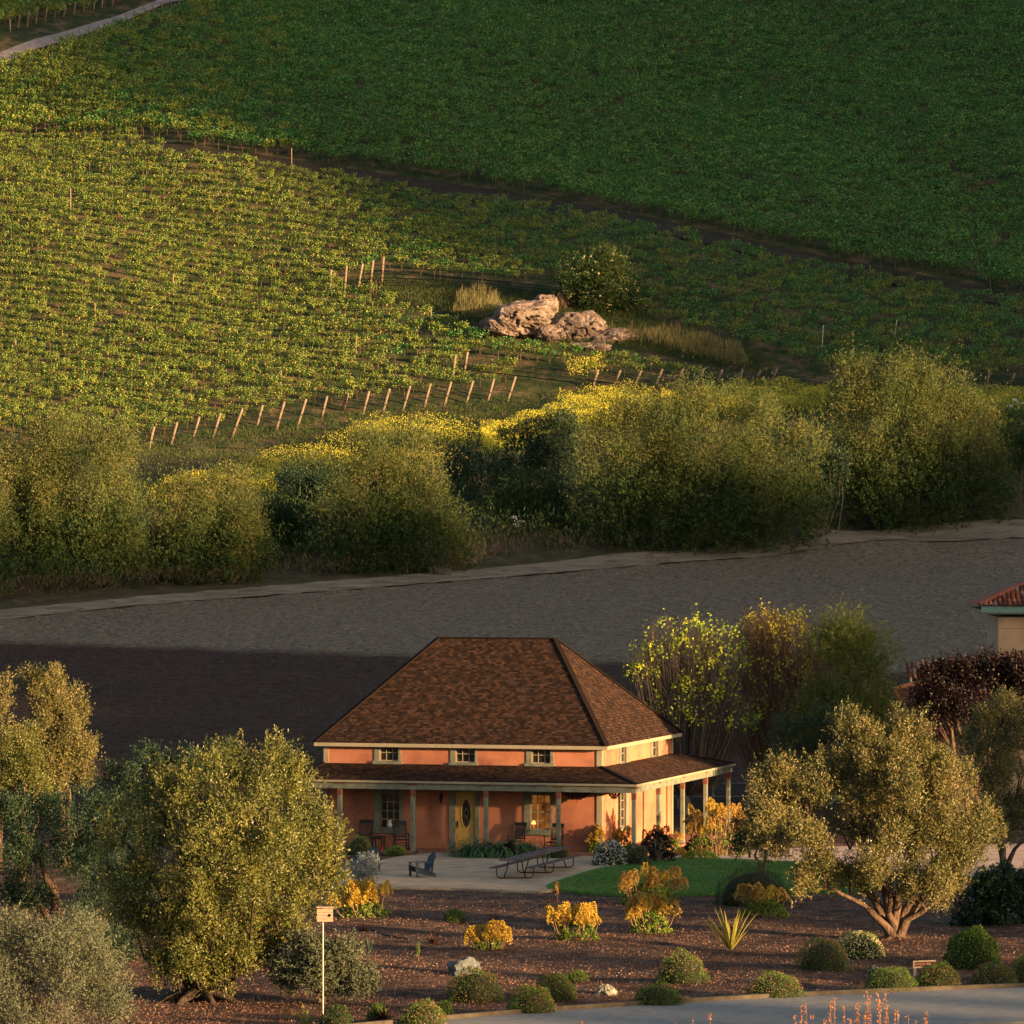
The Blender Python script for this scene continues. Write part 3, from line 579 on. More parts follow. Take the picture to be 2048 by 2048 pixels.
def shingle_mat(name, cols, cw=0.19, rh=0.14):
    m, n, b, o = newmat(name)
    uv = n.nodes.new('ShaderNodeUVMap'); br = n.nodes.new('ShaderNodeTexBrick')
    br.inputs['Scale'].default_value = 1.0; br.inputs['Brick Width'].default_value = cw; br.inputs['Row Height'].default_value = rh; br.inputs['Mortar Size'].default_value = 0.008
    br.inputs['Color1'].default_value = (0, 0, 0, 1); br.inputs['Color2'].default_value = (1, 1, 1, 1); br.inputs['Mortar'].default_value = (0.0, 0.0, 0.0, 1); br.offset = 0.37
    n.links.new(uv.outputs[0], br.inputs['Vector'])
    t = n.nodes.new('ShaderNodeTexNoise'); t.inputs['Scale'].default_value = 3.6; t.inputs['Detail'].default_value = 9; t.inputs['Roughness'].default_value = 0.8; n.links.new(uv.outputs[0], t.inputs['Vector'])
    mx = n.nodes.new('ShaderNodeMixRGB'); mx.inputs[0].default_value = 0.62; n.links.new(br.outputs['Color'], mx.inputs[1]); n.links.new(t.outputs['Fac'], mx.inputs[2])
    r = ramp(n, cols, [0.3, 0.46, 0.58, 0.74]); n.links.new(mx.outputs[0], r.inputs[0]); n.links.new(r.outputs[0], b.inputs['Base Color'])
    bp = n.nodes.new('ShaderNodeBump'); bp.inputs['Strength'].default_value = 0.5; bp.inputs['Distance'].default_value = 0.02; n.links.new(mx.outputs[0], bp.inputs['Height']); n.links.new(bp.outputs[0], b.inputs['Normal'])
    b.inputs['Roughness'].default_value = 0.95; b.inputs['Specular IOR Level'].default_value = 0.1
    return m
M_roof = shingle_mat('brown blended shingles', [(0.013, 0.0085, 0.007), (0.030, 0.0165, 0.0125), (0.048, 0.0255, 0.018), (0.082, 0.043, 0.028)])
def roofface(mb, uvs, pts, rows, thick=0.022, rh=0.14):
    """pts: eave-left, eave-right, top-right, top-left; stepped shingle courses"""
    a, b_, c, d = [Vector(p) for p in pts]
    nor = (b_ - a).cross(d - a if (d - a).length > 0.1 else c - a).normalized()
    up = (d - a) - (b_ - a).normalized() * (d - a).dot((b_ - a).normalized()); H = up.length
    n_ = max(1, int(round(H / rh))); ux = (b_ - a).normalized(); uyv = up.normalized()
    for i in range(n_):
        f0, f1 = i / n_, (i + 1) / n_
        p0, p1 = a.lerp(d, f0), b_.lerp(c, f0); q0, q1 = a.lerp(d, f1), b_.lerp(c, f1)
        o0 = nor * thick
        vs = [p0, p1, p1 + o0, p0 + o0, q1 + nor * 0.003, q0 + nor * 0.003]
        mb.add(vs, [(0, 1, 2, 3), (3, 2, 4, 5)])
        for f in ((0, 1, 2, 3), (3, 2, 4, 5)):
            for k_ in f:
                q = vs[k_] - a; uvs.append((q.dot(ux) + 50, q.dot(uyv) + (0.01 if k_ > 1 else 0)))
def buildroof(name, faces, mat, parent, extra=None, rh=0.14):
    mb = MB(); uvs = []
    for pts in faces: roofface(mb, uvs, pts, 0, rh=rh)
    me = mb.mesh(name); ul = me.uv_layers.new(name='UVMap')
    ul.data.foreach_set('uv', np.array(uvs, dtype=np.float32).ravel())
    return link(name, me, mat, parent)
# walls: a shell with openings cut as separate rectangles
def wallplane(mb, axis, at, a0, a1, z0, z1, holes, th=0.3):
    """axis 'u': wall along u at v=at facing -v; axis 'v': wall along v at u=at facing +u"""
    xs = sorted(set([a0, a1] + [h[0] for h in holes] + [h[1] for h in holes])); zs = sorted(set([z0, z1] + [h[2] for h in holes] + [h[3] for h in holes]))
    for i in range(len(xs) - 1):
        for j in range(len(zs) - 1):
            cxm = (xs[i] + xs[i + 1]) / 2; czm = (zs[j] + zs[j + 1]) / 2
            if any(h[0] < cxm < h[1] and h[2] < czm < h[3] for h in holes): continue
            if axis == 'u': vs = [(xs[i], at, zs[j]), (xs[i + 1], at, zs[j]), (xs[i + 1], at, zs[j + 1]), (xs[i], at, zs[j + 1])]
            else: vs = [(at, xs[i], zs[j]), (at, xs[i + 1], zs[j]), (at, xs[i + 1], zs[j + 1]), (at, xs[i], zs[j + 1])]
            mb.add(vs, [(0, 1, 2, 3)])
    for h in holes:
        for (p, q) in (((h[0], h[2]), (h[1], h[2])), ((h[1], h[2]), (h[1], h[3])), ((h[1], h[3]), (h[0], h[3])), ((h[0], h[3]), (h[0], h[2]))):
            if axis == 'u': vs = [(p[0], at, p[1]), (q[0], at, q[1]), (q[0], at + th, q[1]), (p[0], at + th, p[1])]
            else: vs = [(at, p[0], p[1]), (at, q[0], q[1]), (at - th, q[0], q[1]), (at - th, p[0], p[1])]
            mb.add(vs, [(0, 1, 2, 3)])
wins = []   # axis, a0,a1,z0,z1 (sash opening), cols, rows, frame outer, lit
def fwin(x0, x1, y0, y1, cols, rows, fx0, fx1, fy1, lit=False):
    u0, u1 = u_at(x0, 0), u_at(x1, 0); um = (u0 + u1) / 2
    wins.append(('u', u0, u1, z_at(y1, um, 0), z_at(y0, um, 0), cols, rows, u_at(fx0, 0), u_at(fx1, 0), z_at(fy1, um, 0), lit))
fwin(759, 797, 1488.5, 1522, 3, 2, 749, 802, 1528); fwin(911, 950, 1491, 1525, 3, 2, 901, 954, 1531); fwin(1063, 1101, 1494, 1527, 3, 2, 1053, 1107, 1533)
fwin(761, 799, 1587, 1656, 3, 4, 749, 806, 1663); fwin(1061, 1101, 1589, 1659, 3, 4, 1048, 1106, 1667, True)
def swin(x0, x1, y0, y1, cols, rows, fx0, fx1, fy1):
    v0, v1 = v_at(x0, 0), v_at(x1, 0); vm = (v0 + v1) / 2
    wins.append(('v', v0, v1, z_at(y1, 0, vm), z_at(y0, 0, vm), cols, rows, v_at(fx0, 0), v_at(fx1, 0), z_at(fy1, 0, vm), False))
swin(1241, 1251.5, 1489, 1525, 2, 2, 1238, 1256, 1530); swin(1304, 1315, 1478, 1513, 2, 2, 1301, 1319, 1518); swin(1240, 1251, 1584, 1654, 2, 4, 1237, 1256, 1659)
du0, du1 = u_at(911, 0), u_at(951, 0); dz0, dz1 = z_at(1697, -6, 0), z_at(1583, -6, 0)
M_int = plain('dark interior plaster', (0.05, 0.035, 0.03), 0.9)
mb = MB()
hu = [(w_[1], w_[2], w_[3], w_[4]) for w_ in wins if w_[0] == 'u'] + [(du0, du1, dz0, dz1)]
hv = [(w_[1], w_[2], w_[3], w_[4]) for w_ in wins if w_[0] == 'v']
wallplane(mb, 'u', 0, -W_, 0, -0.2, WT, hu); wallplane(mb, 'v', 0, 0, D_, -0.2, WT, hv)
mb.add([(-W_, 0, -0.2), (-W_, D_, -0.2), (-W_, D_, WT), (-W_, 0, WT)], [(0, 1, 2, 3)]); mb.add([(-W_, D_, -0.2), (0, D_, -0.2), (0, D_, WT), (-W_, D_, WT)], [(0, 1, 2, 3)])
mb.add([(-W_ + .4, .4, 3.2), (-.4, .4, 3.2), (-.4, D_ - .4, 3.2), (-W_ + .4, D_ - .4, 3.2)], [(0, 1, 2, 3)])
mb.build('wall', M_stucco, house)
for (ax, a0, a1, z0, z1, nc, nr, f0, f1, fz, lit) in wins:
    def Q(a, dep, z):   # dep = distance outwards from the wall plane
        return (a, -dep, z) if ax == 'u' else (dep, a, z)
    def bx(mb, a, b_, za, zb, d0, d1):
        c = Q((a + b_) / 2, (d0 + d1) / 2, (za + zb) / 2); mb.box(c, (abs(b_ - a), d1 - d0, zb - za) if ax == 'u' else (d1 - d0, abs(b_ - a), zb - za))
    top = z1 + 0.10 if z1 > 3 else z1 + 0.16
    mb = MB(); bx(mb, f0, a0, fz, top, -0.05, 0.035); bx(mb, a1, f1, fz, top, -0.05, 0.035); bx(mb, a0, a1, z1, top, -0.05, 0.03)
    win = mb.build('window', M_trim, house); win['label'] = ('lamplit window glowing orange' if lit else ('small upper window' if z1 > 3 else 'tall porch window'))
    mb = MB(); bx(mb, f0 - 0.06, f1 + 0.06, fz - 0.07, z0 - 0.001 if z0 - 0.001 > fz - 0.05 else fz, -0.04, 0.09); mb.build('sill', M_trim, win)
    wd = a1 - a0; mb = MB(); s_ = 0.04
    bx(mb, a0, a0 + s_, z0, z1, -0.12, -0.06); bx(mb, a1 - s_, a1, z0, z1, -0.12, -0.06); bx(mb, a0 + s_, a1 - s_, z0, z0 + s_, -0.12, -0.06); bx(mb, a0 + s_, a1 - s_, z1 - s_, z1, -0.12, -0.06)
    if nr == 4: bx(mb, a0 + s_, a1 - s_, (z0 + z1) / 2 - 0.025, (z0 + z1) / 2 + 0.025, -0.115, -0.055)
    mb.build('sash', M_fascia if ax == 'u' and z1 > 3 else M_trim, win)
    for i in range(1, nc):
        mb = MB(); x = a0 + wd * i / nc; bx(mb, x - 0.014, x + 0.014, z0 + s_, z1 - s_, -0.11, -0.07); mb.build('muntin', M_fascia, win)
    for j in range(1, nr):
        if nr == 4 and j == 2: continue
        mb = MB(); z = z0 + (z1 - z0) * j / nr; bx(mb, a0 + s_, a1 - s_, z - 0.014, z + 0.014, -0.108, -0.072); mb.build('muntin', M_fascia, win)
    for i in range(nc):
        for j in range(nr):
            mb = MB(); bx(mb, a0 + wd * i / nc, a0 + wd * (i + 1) / nc, z0 + (z1 - z0) * j / nr, z0 + (z1 - z0) * (j + 1) / nr, -0.10, -0.094)
            mb.build('pane', M_lit if lit else M_glass, win)
# door
mb = MB(); mb.box(((du0 + du1) / 2, 0.08, (dz0 + dz1) / 2), (du1 - du0, 0.06, dz1 - dz0)); door = mb.build('door', M_door, house); door['label'] = 'butter yellow front door with oval glass'
cu, cz = (du0 + du1) / 2 + 0.02, z_at(1627, -6, 0)
oz = 0.60; ow = 0.21
pts = [(cu + ow * math.cos(a), -0.0, cz + oz * math.sin(a)) for a in np.linspace(0, 2 * math.pi, 33)]
mb = MB(); mb.add([(p[0], 0.044, p[2]) for p in pts[:-1]], [tuple(range(32))]); mb.build('oval_glass', M_glass, door)
mb = MB(); mb.tube([(p[0], 0.045, p[2]) for p in pts], 0.022, 5, False)
mb.build('oval_moulding', M_door, door)
M_lead = plain('grey lead came', (0.15, 0.16, 0.16), 0.5, 0.5); mb = MB()
for s_ in (-1, 1):
    mb.tube([(cu + s_ * 0.10 * math.sin(t * 9), 0.035, cz - 0.5 + 1.0 * t) for t in np.linspace(0, 1, 20)], 0.006, 4)
mb.build('leaded_scroll', M_lead, door)
for s_ in (-1, 1):
    mb = MB(); x = (du0 + du1) / 2 + s_ * 0.18
    for (dx, dz, w1, h1) in ((0, 0.24, 0.26, 0.02), (0, -0.24, 0.26, 0.02), (0.13, 0, 0.02, 0.46), (-0.13, 0, 0.02, 0.46)): mb.box((x + dx, 0.045, dz0 + 0.36 + dz), (w1, 0.02, h1))
    mb.build('raised_panel', M_door, door)
mb = MB(); mb.box((du0 + 0.08, 0.03, dz0 + 1.0), (0.05, 0.03, 0.28)); mb.tube([(du0 + 0.08, -0.02, dz0 + 0.92), (du0 + 0.08, -0.05, dz0 + 1.0), (du0 + 0.08, -0.02, dz0 + 1.08)], 0.014, 5); mb.build('handle', M_dark, door)
mb = MB(); fa, fb = u_at(899, 0), u_at(959, 0)
mb.box(((fa + du0) / 2, -0.005, (dz0 + dz1) / 2 + 0.06), (du0 - fa, 0.09, dz1 - dz0 + 0.26)); mb.box(((fb + du1) / 2, -0.005, (dz0 + dz1) / 2 + 0.06), (fb - du1, 0.09, dz1 - dz0 + 0.26)); mb.box(((du0 + du1) / 2, 0.0, dz1 + 0.095), (du1 - du0, 0.08, 0.19))
mb.build('door_frame', M_trim, house)
# corner boards
for (u, v, su, sv) in ((0, 0, -1, 1), (-W_, 0, 1, 1)):
    mb = MB(); mb.box((u + su * 0.10, -0.018, 2.2), (0.2, 0.036, 4.36)); mb.box((u - su * 0.018, 0.07, 2.2), (0.035, 0.18, 4.36)); mb.build('corner_board', M_fascia, house)
mb = MB(); mb.box((0.018, D_ - 0.1, 2.2), (0.035, 0.2, 4.36)); mb.build('corner_board', M_fascia, house)
# main roof
e0, e1, e2, e3 = (-W_ - EO, -EO, WT + 0.05), (EO, -EO, WT + 0.05), (EO, D_ + EO, WT + 0.05), (-W_ - EO, D_ + EO, WT + 0.05)
rl = Vector((-8.85, D_ / 2, RZ)); rr_ = Vector((-3.66, D_ / 2, RZ))
roof = buildroof('roof', [(e0, e1, rr_, rl), (e1, e2, rr_, rr_), (e2, e3, rl, rr_), (e3, e0, rl, rl)], M_roof, house)
mb = MB()
for a, b_ in ((e1, rr_), (e2, rr_), (e0, rl), (e3, rl), (rl, rr_)): mb.bar(Vector(a) + Vector((0, 0, 0.03)), Vector(b_) + Vector((0, 0, 0.03)), 0.2, 0.045)
mb.build('ridge_cap', M_roof, roof)
mb = MB(); 
for a, b_ in ((e0, e1), (e1, e2), (e2, e3), (e3, e0)): mb.bar(Vector(a) - Vector((0, 0, 0.075)), Vector(b_) - Vector((0, 0, 0.075)), 0.035, 0.15)
mb.add([tuple(Vector(p) - Vector((0, 0, 0.06))) for p in (e0, e1, e2, e3)], [(0, 1, 2, 3)])
mb.build('fascia', M_fascia, roof)
# porch roof
PZ = 3.01; JZ = 3.60; LO = 0.62
i0, i1, i2, i3 = (-W_ - 0.02, -0.02, JZ), (0.02, -0.02, JZ), (0.02, D_ + 0.02, JZ), (-W_ - 0.02, D_ + 0.02, JZ)
p0, p1, p2, p3 = (-W_ - LO, -PD, PZ), (PD, -PD, PZ), (PD, D_ + BD, PZ), (-W_ - LO, D_ + BD, PZ)
M_roof2 = M_roof
pr = buildroof('porch_roof', [(p0, p1, i1, i0), (p1, p2, i2, i1), (p2, p3, i3, i2), (p3, p0, i0, i3)], M_roof2, house, rh=0.15)
mb = MB()
for a, b_ in ((p1, i1), (p2, i2), (p0, i0)): mb.bar(Vector(a) + Vector((0, 0, 0.025)), Vector(b_) + Vector((0, 0, 0.025)), 0.18, 0.04)
mb.build('hip_cap', M_roof2, pr)
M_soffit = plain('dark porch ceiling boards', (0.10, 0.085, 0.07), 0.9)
mb = MB(); dz = Vector((0, 0, -0.05))
for a, b_, c_, d_ in ((p0, p1, i1, i0), (p1, p2, i2, i1), (p2, p3, i3, i2), (p3, p0, i0, i3)): mb.add([tuple(Vector(q) + dz) for q in (a, b_, c_, d_)], [(0, 1, 2, 3)])
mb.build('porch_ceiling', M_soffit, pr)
mb = MB(); g_ = Vector((0, 0, -0.045))
for a, b_ in ((p0, p1), (p1, p2), (p2, p3), (p3, p0)): mb.bar(Vector(a) + g_, Vector(b_) + g_, 0.05, 0.09)
mb.build('gutter', M_fascia, pr)
ins = 0.15; bm_ = MB(); bz = PZ - 0.24
q0, q1, q2, q3 = (-W_ - LO + ins, -PD + ins), (PD - ins, -PD + ins), (PD - ins, D_ + BD - ins), (-W_ - LO + ins, D_ + BD - ins)
for a, b_ in ((q0, q1), (q1, q2), (q2, q3)): bm_.bar((a[0], a[1], bz), (b_[0], b_[1], bz), 0.12, 0.24)
bm_.build('porch_beam', M_trim, house)
# posts
def porchpost(u, v, along, lab=None):
    s = 0.17; mb = MB(); mb.box((u, v, (PZ - 0.36) / 2 + 0.03), (s, s, PZ - 0.36 - 0.06)); p_ = mb.build('porch_post', M_trim, house); bevel(p_, 0.015)
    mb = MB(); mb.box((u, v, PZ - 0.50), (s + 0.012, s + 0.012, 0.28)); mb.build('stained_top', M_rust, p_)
    mb = MB()
    mb.box((u - (0.002 if along == 'u' else 0), v, PZ - 0.22) if False else (u, v, PZ - 0.155), (0.42, 0.15, 0.055) if along == 'u' else (0.15, 0.42, 0.055)); mb.build('bolster', M_rust, p_)
fv = -PD + ins
for px in (680, 826, 972, 1117): porchpost(u_at(px, fv), fv, 'u')
porchpost(PD - ins, fv, 'u')
for px in (1317, 1365, 1411, 1456.5): porchpost(PD - ins, v_at(px, PD - ins), 'v')
# porch floor of bricks
M_brick = mnoisy('dusty red brick paving', [(0.16, 0.07, 0.05), (0.26, 0.12, 0.085), (0.33, 0.17, 0.12)], 3, 6, 0.9, 0.3)
def slab(name, pts, z0, z1, mat):
    k = len(pts); mb = MB(); mb.add([(x, y, z1) for x, y in pts] + [(x, y, z0) for x, y in pts], [tuple(range(k))] + [(i, (i + 1) % k, k + (i + 1) % k, k + i) for i in range(k)]); return mb.build(name, mat, house)
pf = slab('porch_floor', [(-W_ - 0.3, -2.15), (0.3, -2.15), (PD + 0.1, -2.15), (PD + 0.1, D_ + BD), (0, D_ + BD), (0, 0), (-W_, 0), (-W_ - 0.3, 0)], -0.2, 0.085, M_brick)
mb = MB(); rr = random.Random(4)
bricks = []
for i in range(150):
    u = -W_ - 0.2 + i * 0.097 * 1.0
    if u > PD: break
    bm1 = MB(); bm1.box((u, -2.19, 0.045 + rr.uniform(-.004, .004)), (0.09, 0.2, 0.10)); bm1.build('brick', M_brick, pf)
# wall lantern, hanging wrought iron brackets, lamp in the window, pitcher
def lantern(u, z):
    t = empty('wall_lantern', HL(u, -0.1, z), -TH); tag(t, 'black iron carriage lantern on the stucco left of the yellow door', 'lantern')
    mb = MB(); mb.tube([(0, 0.08, 0.12), (0, -0.02, 0.22), (0, -0.08, 0.16)], 0.012, 5); mb.box((0, 0.085, 0.1), (0.1, 0.02, 0.2)); mb.build('bracket', M_dark, t)
    mb = MB(); mb.lathe([(0.03, -0.22), (0.055, -0.2), (0.075, 0.02), (0.08, 0.03), (0.02, 0.12), (0.01, 0.16)], (0, -0.08, 0), 6); mb.build('lantern_cage', M_dark, t)
lantern(u_at(884, 0), z_at(1596, -7, 0))
M_iron = plain('rusted wrought iron', (0.05, 0.022, 0.018), 0.8, 0.2)
def hanger(u, v, z, wid, dep, label, ntier):
    t = empty('hanging_chandelier', HL(u, v, z), -TH); tag(t, label, 'chandelier', 'iron chandeliers under the porch roof')
    rr = random.Random(int(u * 100)); mb = MB()
    for k_ in range(ntier):
        f = k_ / ntier; rad_ = wid * (1 - f) ** 0.8; zz = -dep * f
        mb.tube([(rad_ * math.cos(a), rad_ * math.sin(a) * 0.7, zz) for a in np.linspace(0, 2 * math.pi, 17)], 0.018, 4, False)
        for a in np.linspace(0, 2 * math.pi, 13)[:-1]:
            x, y = rad_ * math.cos(a), rad_ * math.sin(a) * 0.7
            mb.tube([(x, y, zz), (x * .98, y, zz - 0.05), (x * 0.82, y * .82, zz - dep / ntier)], [0.03, 0.025, 0.012], 4)
    mb.build('scrolled_tiers', M_iron, t)
    mb = MB(); mb.tube([(0, 0, 0.25), (0, 0, -dep - 0.08)], 0.012, 5); mb.build('hanging_rod', M_iron, t)
hanger(u_at(1153, -1.0), -1.0, 2.58, 0.62, 0.30, 'wide tiered iron chandelier hanging before the stucco bay right of the lamplit window', 4)
hanger(u_at(1228, -0.9), -0.9, 2.60, 0.27, 0.26, 'small iron chandelier hanging near the house corner by the side window', 3)
# lamp behind the lit window, seen at the glass
M_glow, n, b, o = newmat('table lamp shade'); b.inputs['Base Color'].default_value = (0.6, 0.3, 0.1, 1); b.inputs['Emission Color'].default_value = (1, 0.42, 0.1, 1); b.inputs['Emission Strength'].default_value = 0.5
lp = HL(u_at(1066, -0.0), 0.088, z_at(1652, -3.5, 0)); t = empty('window_lamp', lp, -TH); tag(t, 'small glowing table lamp at the lower left of the lamplit window', 'lamp')
mb = MB(); mb.lathe([(0.10, 0.08), (0.11, 0.10), (0.06, 0.22), (0.05, 0.22)], (0, -0.02, 0), 12); mb.build('lamp_shade', M_glow, t)
mb = MB(); mb.lathe([(0.045, -0.06), (0.05, -0.05), (0.02, 0.0), (0.02, 0.08)], (0, -0.02, 0), 10); mb.build('lamp_base', plain('orange glazed lamp base', (0.5, 0.16, 0.04), 0.4), t)
# gap behind glass is thin, so objects on the sills stand just outside the panes
def pitcher():
    M = plain('white glazed ceramic', (0.72, 0.76, 0.74), 0.3)
    p = HL(u_at(779, -0.05), -0.02, z_at(1654.5, -9, 0)); t = empty('pitcher', p, -TH); tag(t, 'white ceramic pitcher on the sill of the tall left porch window', 'pitcher')
    mb = MB(); mb.lathe([(0.06, 0), (0.10, 0.05), (0.11, 0.13), (0.065, 0.2), (0.06, 0.24), (0.085, 0.29)], (0, 0, 0), 16); mb.build('jug_body', M, t, True)
    mb = MB(); mb.tube([(0.09, 0, 0.24), (0.16, 0, 0.2), (0.15, 0, 0.1), (0.1, 0, 0.07)], 0.014, 6); mb.build('handle', M, t, True)
pitcher()

# ---------------------------------------------------------------- porch and patio furniture
def part(mb, name, mat, par): return bevel(mb.build(name, mat, par), 0.006)
def rocker(loc, rz, label):
    t = empty('rocking_chair', loc, rz); tag(t, label, 'rocking chair', 'black rocking chairs on the porch')
    M = M_dark
    for s in (-1, 1):
        mb = MB(); mb.tube([(s * 0.28, -0.48 + 0.96 * f, 0.02 + 0.14 * (2 * f - 1) ** 2) for f in np.linspace(0, 1, 9)], 0.022, 6); mb.build('rocker', M, t)
        mb = MB(); mb.tube([(s * 0.28, -0.27, 0.05), (s * 0.28, -0.27, 0.64)], 0.024, 6); mb.build('leg', M, t)
        mb = MB(); mb.tube([(s * 0.26, 0.24, 0.05), (s * 0.26, 0.26, 0.42), (s * 0.27, 0.44, 1.14)], 0.024, 6); mb.build('back_post', M, t)
        mb = MB(); mb.box((s * 0.29, 0.0, 0.66), (0.085, 0.62, 0.028)); part(mb, 'armrest', M, t)
        mb = MB(); mb.tube([(s * 0.28, -0.27, 0.22), (s * 0.27, 0.25, 0.22)], 0.015, 5); mb.build('stretcher', M, t)
    for z in (0.18, 0.3):
        mb = MB(); mb.tube([(-0.28, -0.27, z), (0.28, -0.27, z)], 0.014, 5); mb.build('stretcher', M, t)
    mb = MB()
    mb.box((0, 0, 0.42), (0.54, 0.52, 0.035)); part(mb, 'seat', M, t)
    mb = MB(); mb.box((0, 0.44, 1.10), (0.56, 0.03, 0.16)); part(mb, 'headrest', M, t)
    mb = MB(); mb.box((0, 0.30, 0.52), (0.52, 0.025, 0.05)); part(mb, 'back_rail', M, t)
    for k_ in range(7):
        x = -0.21 + k_ * 0.07; mb = MB(); mb.bar((x, 0.30, 0.52), (x, 0.435, 1.04), 0.035, 0.014, (0, 1, 0)); mb.build('slat', M, t)
def onporch(px, v, z=0.085): return HL(u_at(px, v), v, z)
rocker(onporch(729, -0.75), -TH + 0.12, 'black slatted rocking chair left of the tall left porch window')
rocker(onporch(802, -1.15), -TH + 0.45, 'black rocking chair in front of the tall left window beside the porch post')
rocker(onporch(1033, -0.75), -TH - 0.1, 'black rocking chair left of the lamplit window behind strappy leaves')
rocker(onporch(1107, -1.0), -TH - 0.2, 'black rocking chair in front of the lamplit window beside a porch post')
def sidetable(loc, rz):
    t = empty('side_table', loc, rz); tag(t, 'small black square table between the two left rocking chairs', 'table')
    mb = MB(); mb.box((0, 0, 0.52), (0.46, 0.46, 0.03)); part(mb, 'tabletop', M_dark, t)
    for x in (-0.19, 0.19):
        for y in (-0.19, 0.19): mb = MB(); mb.box((x, y, 0.25), (0.045, 0.045, 0.5)); mb.build('leg', M_dark, t)
    mb = MB(); mb.box((0, -0.19, 0.46), (0.34, 0.02, 0.08)); mb.build('apron', M_dark, t)
sidetable(onporch(757, -1.0), -TH)
M_red = plain('red enamel', (0.4, 0.02, 0.02), 0.4)
t = empty('watering_can', onporch(764, -1.55), 0.5); tag(t, 'small red can on the porch bricks by the table legs', 'can')
mb = MB(); mb.lathe([(0.05, 0), (0.06, 0.0), (0.055, 0.13), (0.04, 0.14)], n=10); mb.build('can_body', M_red, t); mb = MB(); mb.tube([(0.05, 0, 0.03), (0.13, 0, 0.15)], 0.01, 5); mb.build('spout', M_red, t)
M_mat = mnoisy('coir doormat', [(0.30, 0.2, 0.08), (0.4, 0.28, 0.12)], 20, 4, 1.0, 0.5)
mb = MB(); mb.box((0, 0, 0.012), (1.0, 0.6, 0.024)); o = mb.build('doormat', M_mat, None, False, HL((du0 + du1) / 2, -0.75, 0.086)); o.rotation_euler = (0, 0, -TH); tag(o, 'yellow brown doormat on the porch in front of the yellow door', 'doormat')
M_blue = mnoisy('weathered dark blue paint', [(0.02, 0.03, 0.05), (0.035, 0.05, 0.08), (0.06, 0.08, 0.11)], 5, 5, 0.6, 0.2, 20)
def adirondack(loc, rz, label, M=None):
    M = M or M_blue
    t = empty('adirondack_chair', loc, rz); tag(t, label, 'chair', 'dark blue adirondack chairs on the patio')
    for s in (-1, 1):
        mb = MB(); mb.box((s * 0.30, -0.38, 0.27), (0.035, 0.10, 0.54)); part(mb, 'leg', M, t)
        mb = MB(); mb.add([(s * 0.27 + e, y, z) for e in (-0.015, 0.015) for y, z in ((-0.46, 0.24), (-0.46, 0.40), (-0.30, 0.40), (0.42, 0.13), (0.46, 0.0), (0.36, 0.0))],
                          [(0, 1, 2, 3, 4, 5), (11, 10, 9, 8, 7, 6)] + [(i, (i + 1) % 6, 6 + (i + 1) % 6, 6 + i) for i in range(6)]); mb.build('side_rail', M, t)
        mb = MB(); mb.box((s * 0.33, -0.10, 0.555), (0.14, 0.78, 0.025)); part(mb, 'armrest', M, t)
        mb = MB(); mb.bar((s * 0.30, 0.26, 0.20), (s * 0.30, 0.30, 0.54), 0.035, 0.07, (0, 1, 0)); mb.build('back_leg', M, t)
    for k_ in range(7):
        f = k_ / 6; y = -0.46 + 0.62 * f; z = 0.41 - 0.22 * f; mb = MB(); mb.box((0, y, z), (0.60, 0.08, 0.02), M=Matrix.Rotation(-0.34, 4, 'X')); mb.build('seat_slat', M, t)
    for k_ in range(7):
        x = (k_ - 3) * 0.082; h = 0.86 - 0.035 * (k_ - 3) ** 2 * 0.55
        mb = MB(); mb.bar((x * 0.85, 0.16, 0.20), (x * 1.05, 0.16 + 0.40 * h, 0.20 + 0.86 * h), 0.07, 0.02, (0, 1, 0)); mb.build('back_slat', M, t)
    for f in (0.35, 0.75):
        mb = MB(); mb.box((0, 0.19 + 0.4 * f * .86, 0.20 + 0.86 * f * .86), (0.58, 0.03, 0.06)); mb.build('back_brace', M, t)
def onpatio(px, py, z=0.06):
    Y = F * (HC - z) / (py - HY); return Vector(((px - CX) / F * Y, Y, z))
adirondack(onpatio(845, 1753), R(-62), 'dark blue slatted armchair on the open patio facing left, seen from its side')
adirondack(onpatio(743, 1742), R(-10), 'dark blue armchair behind the silver plant, rounded back showing above it')
adirondack(onpatio(693, 1752), R(-70), 'dark blue armchair half hidden under the big olive at the patio edge')
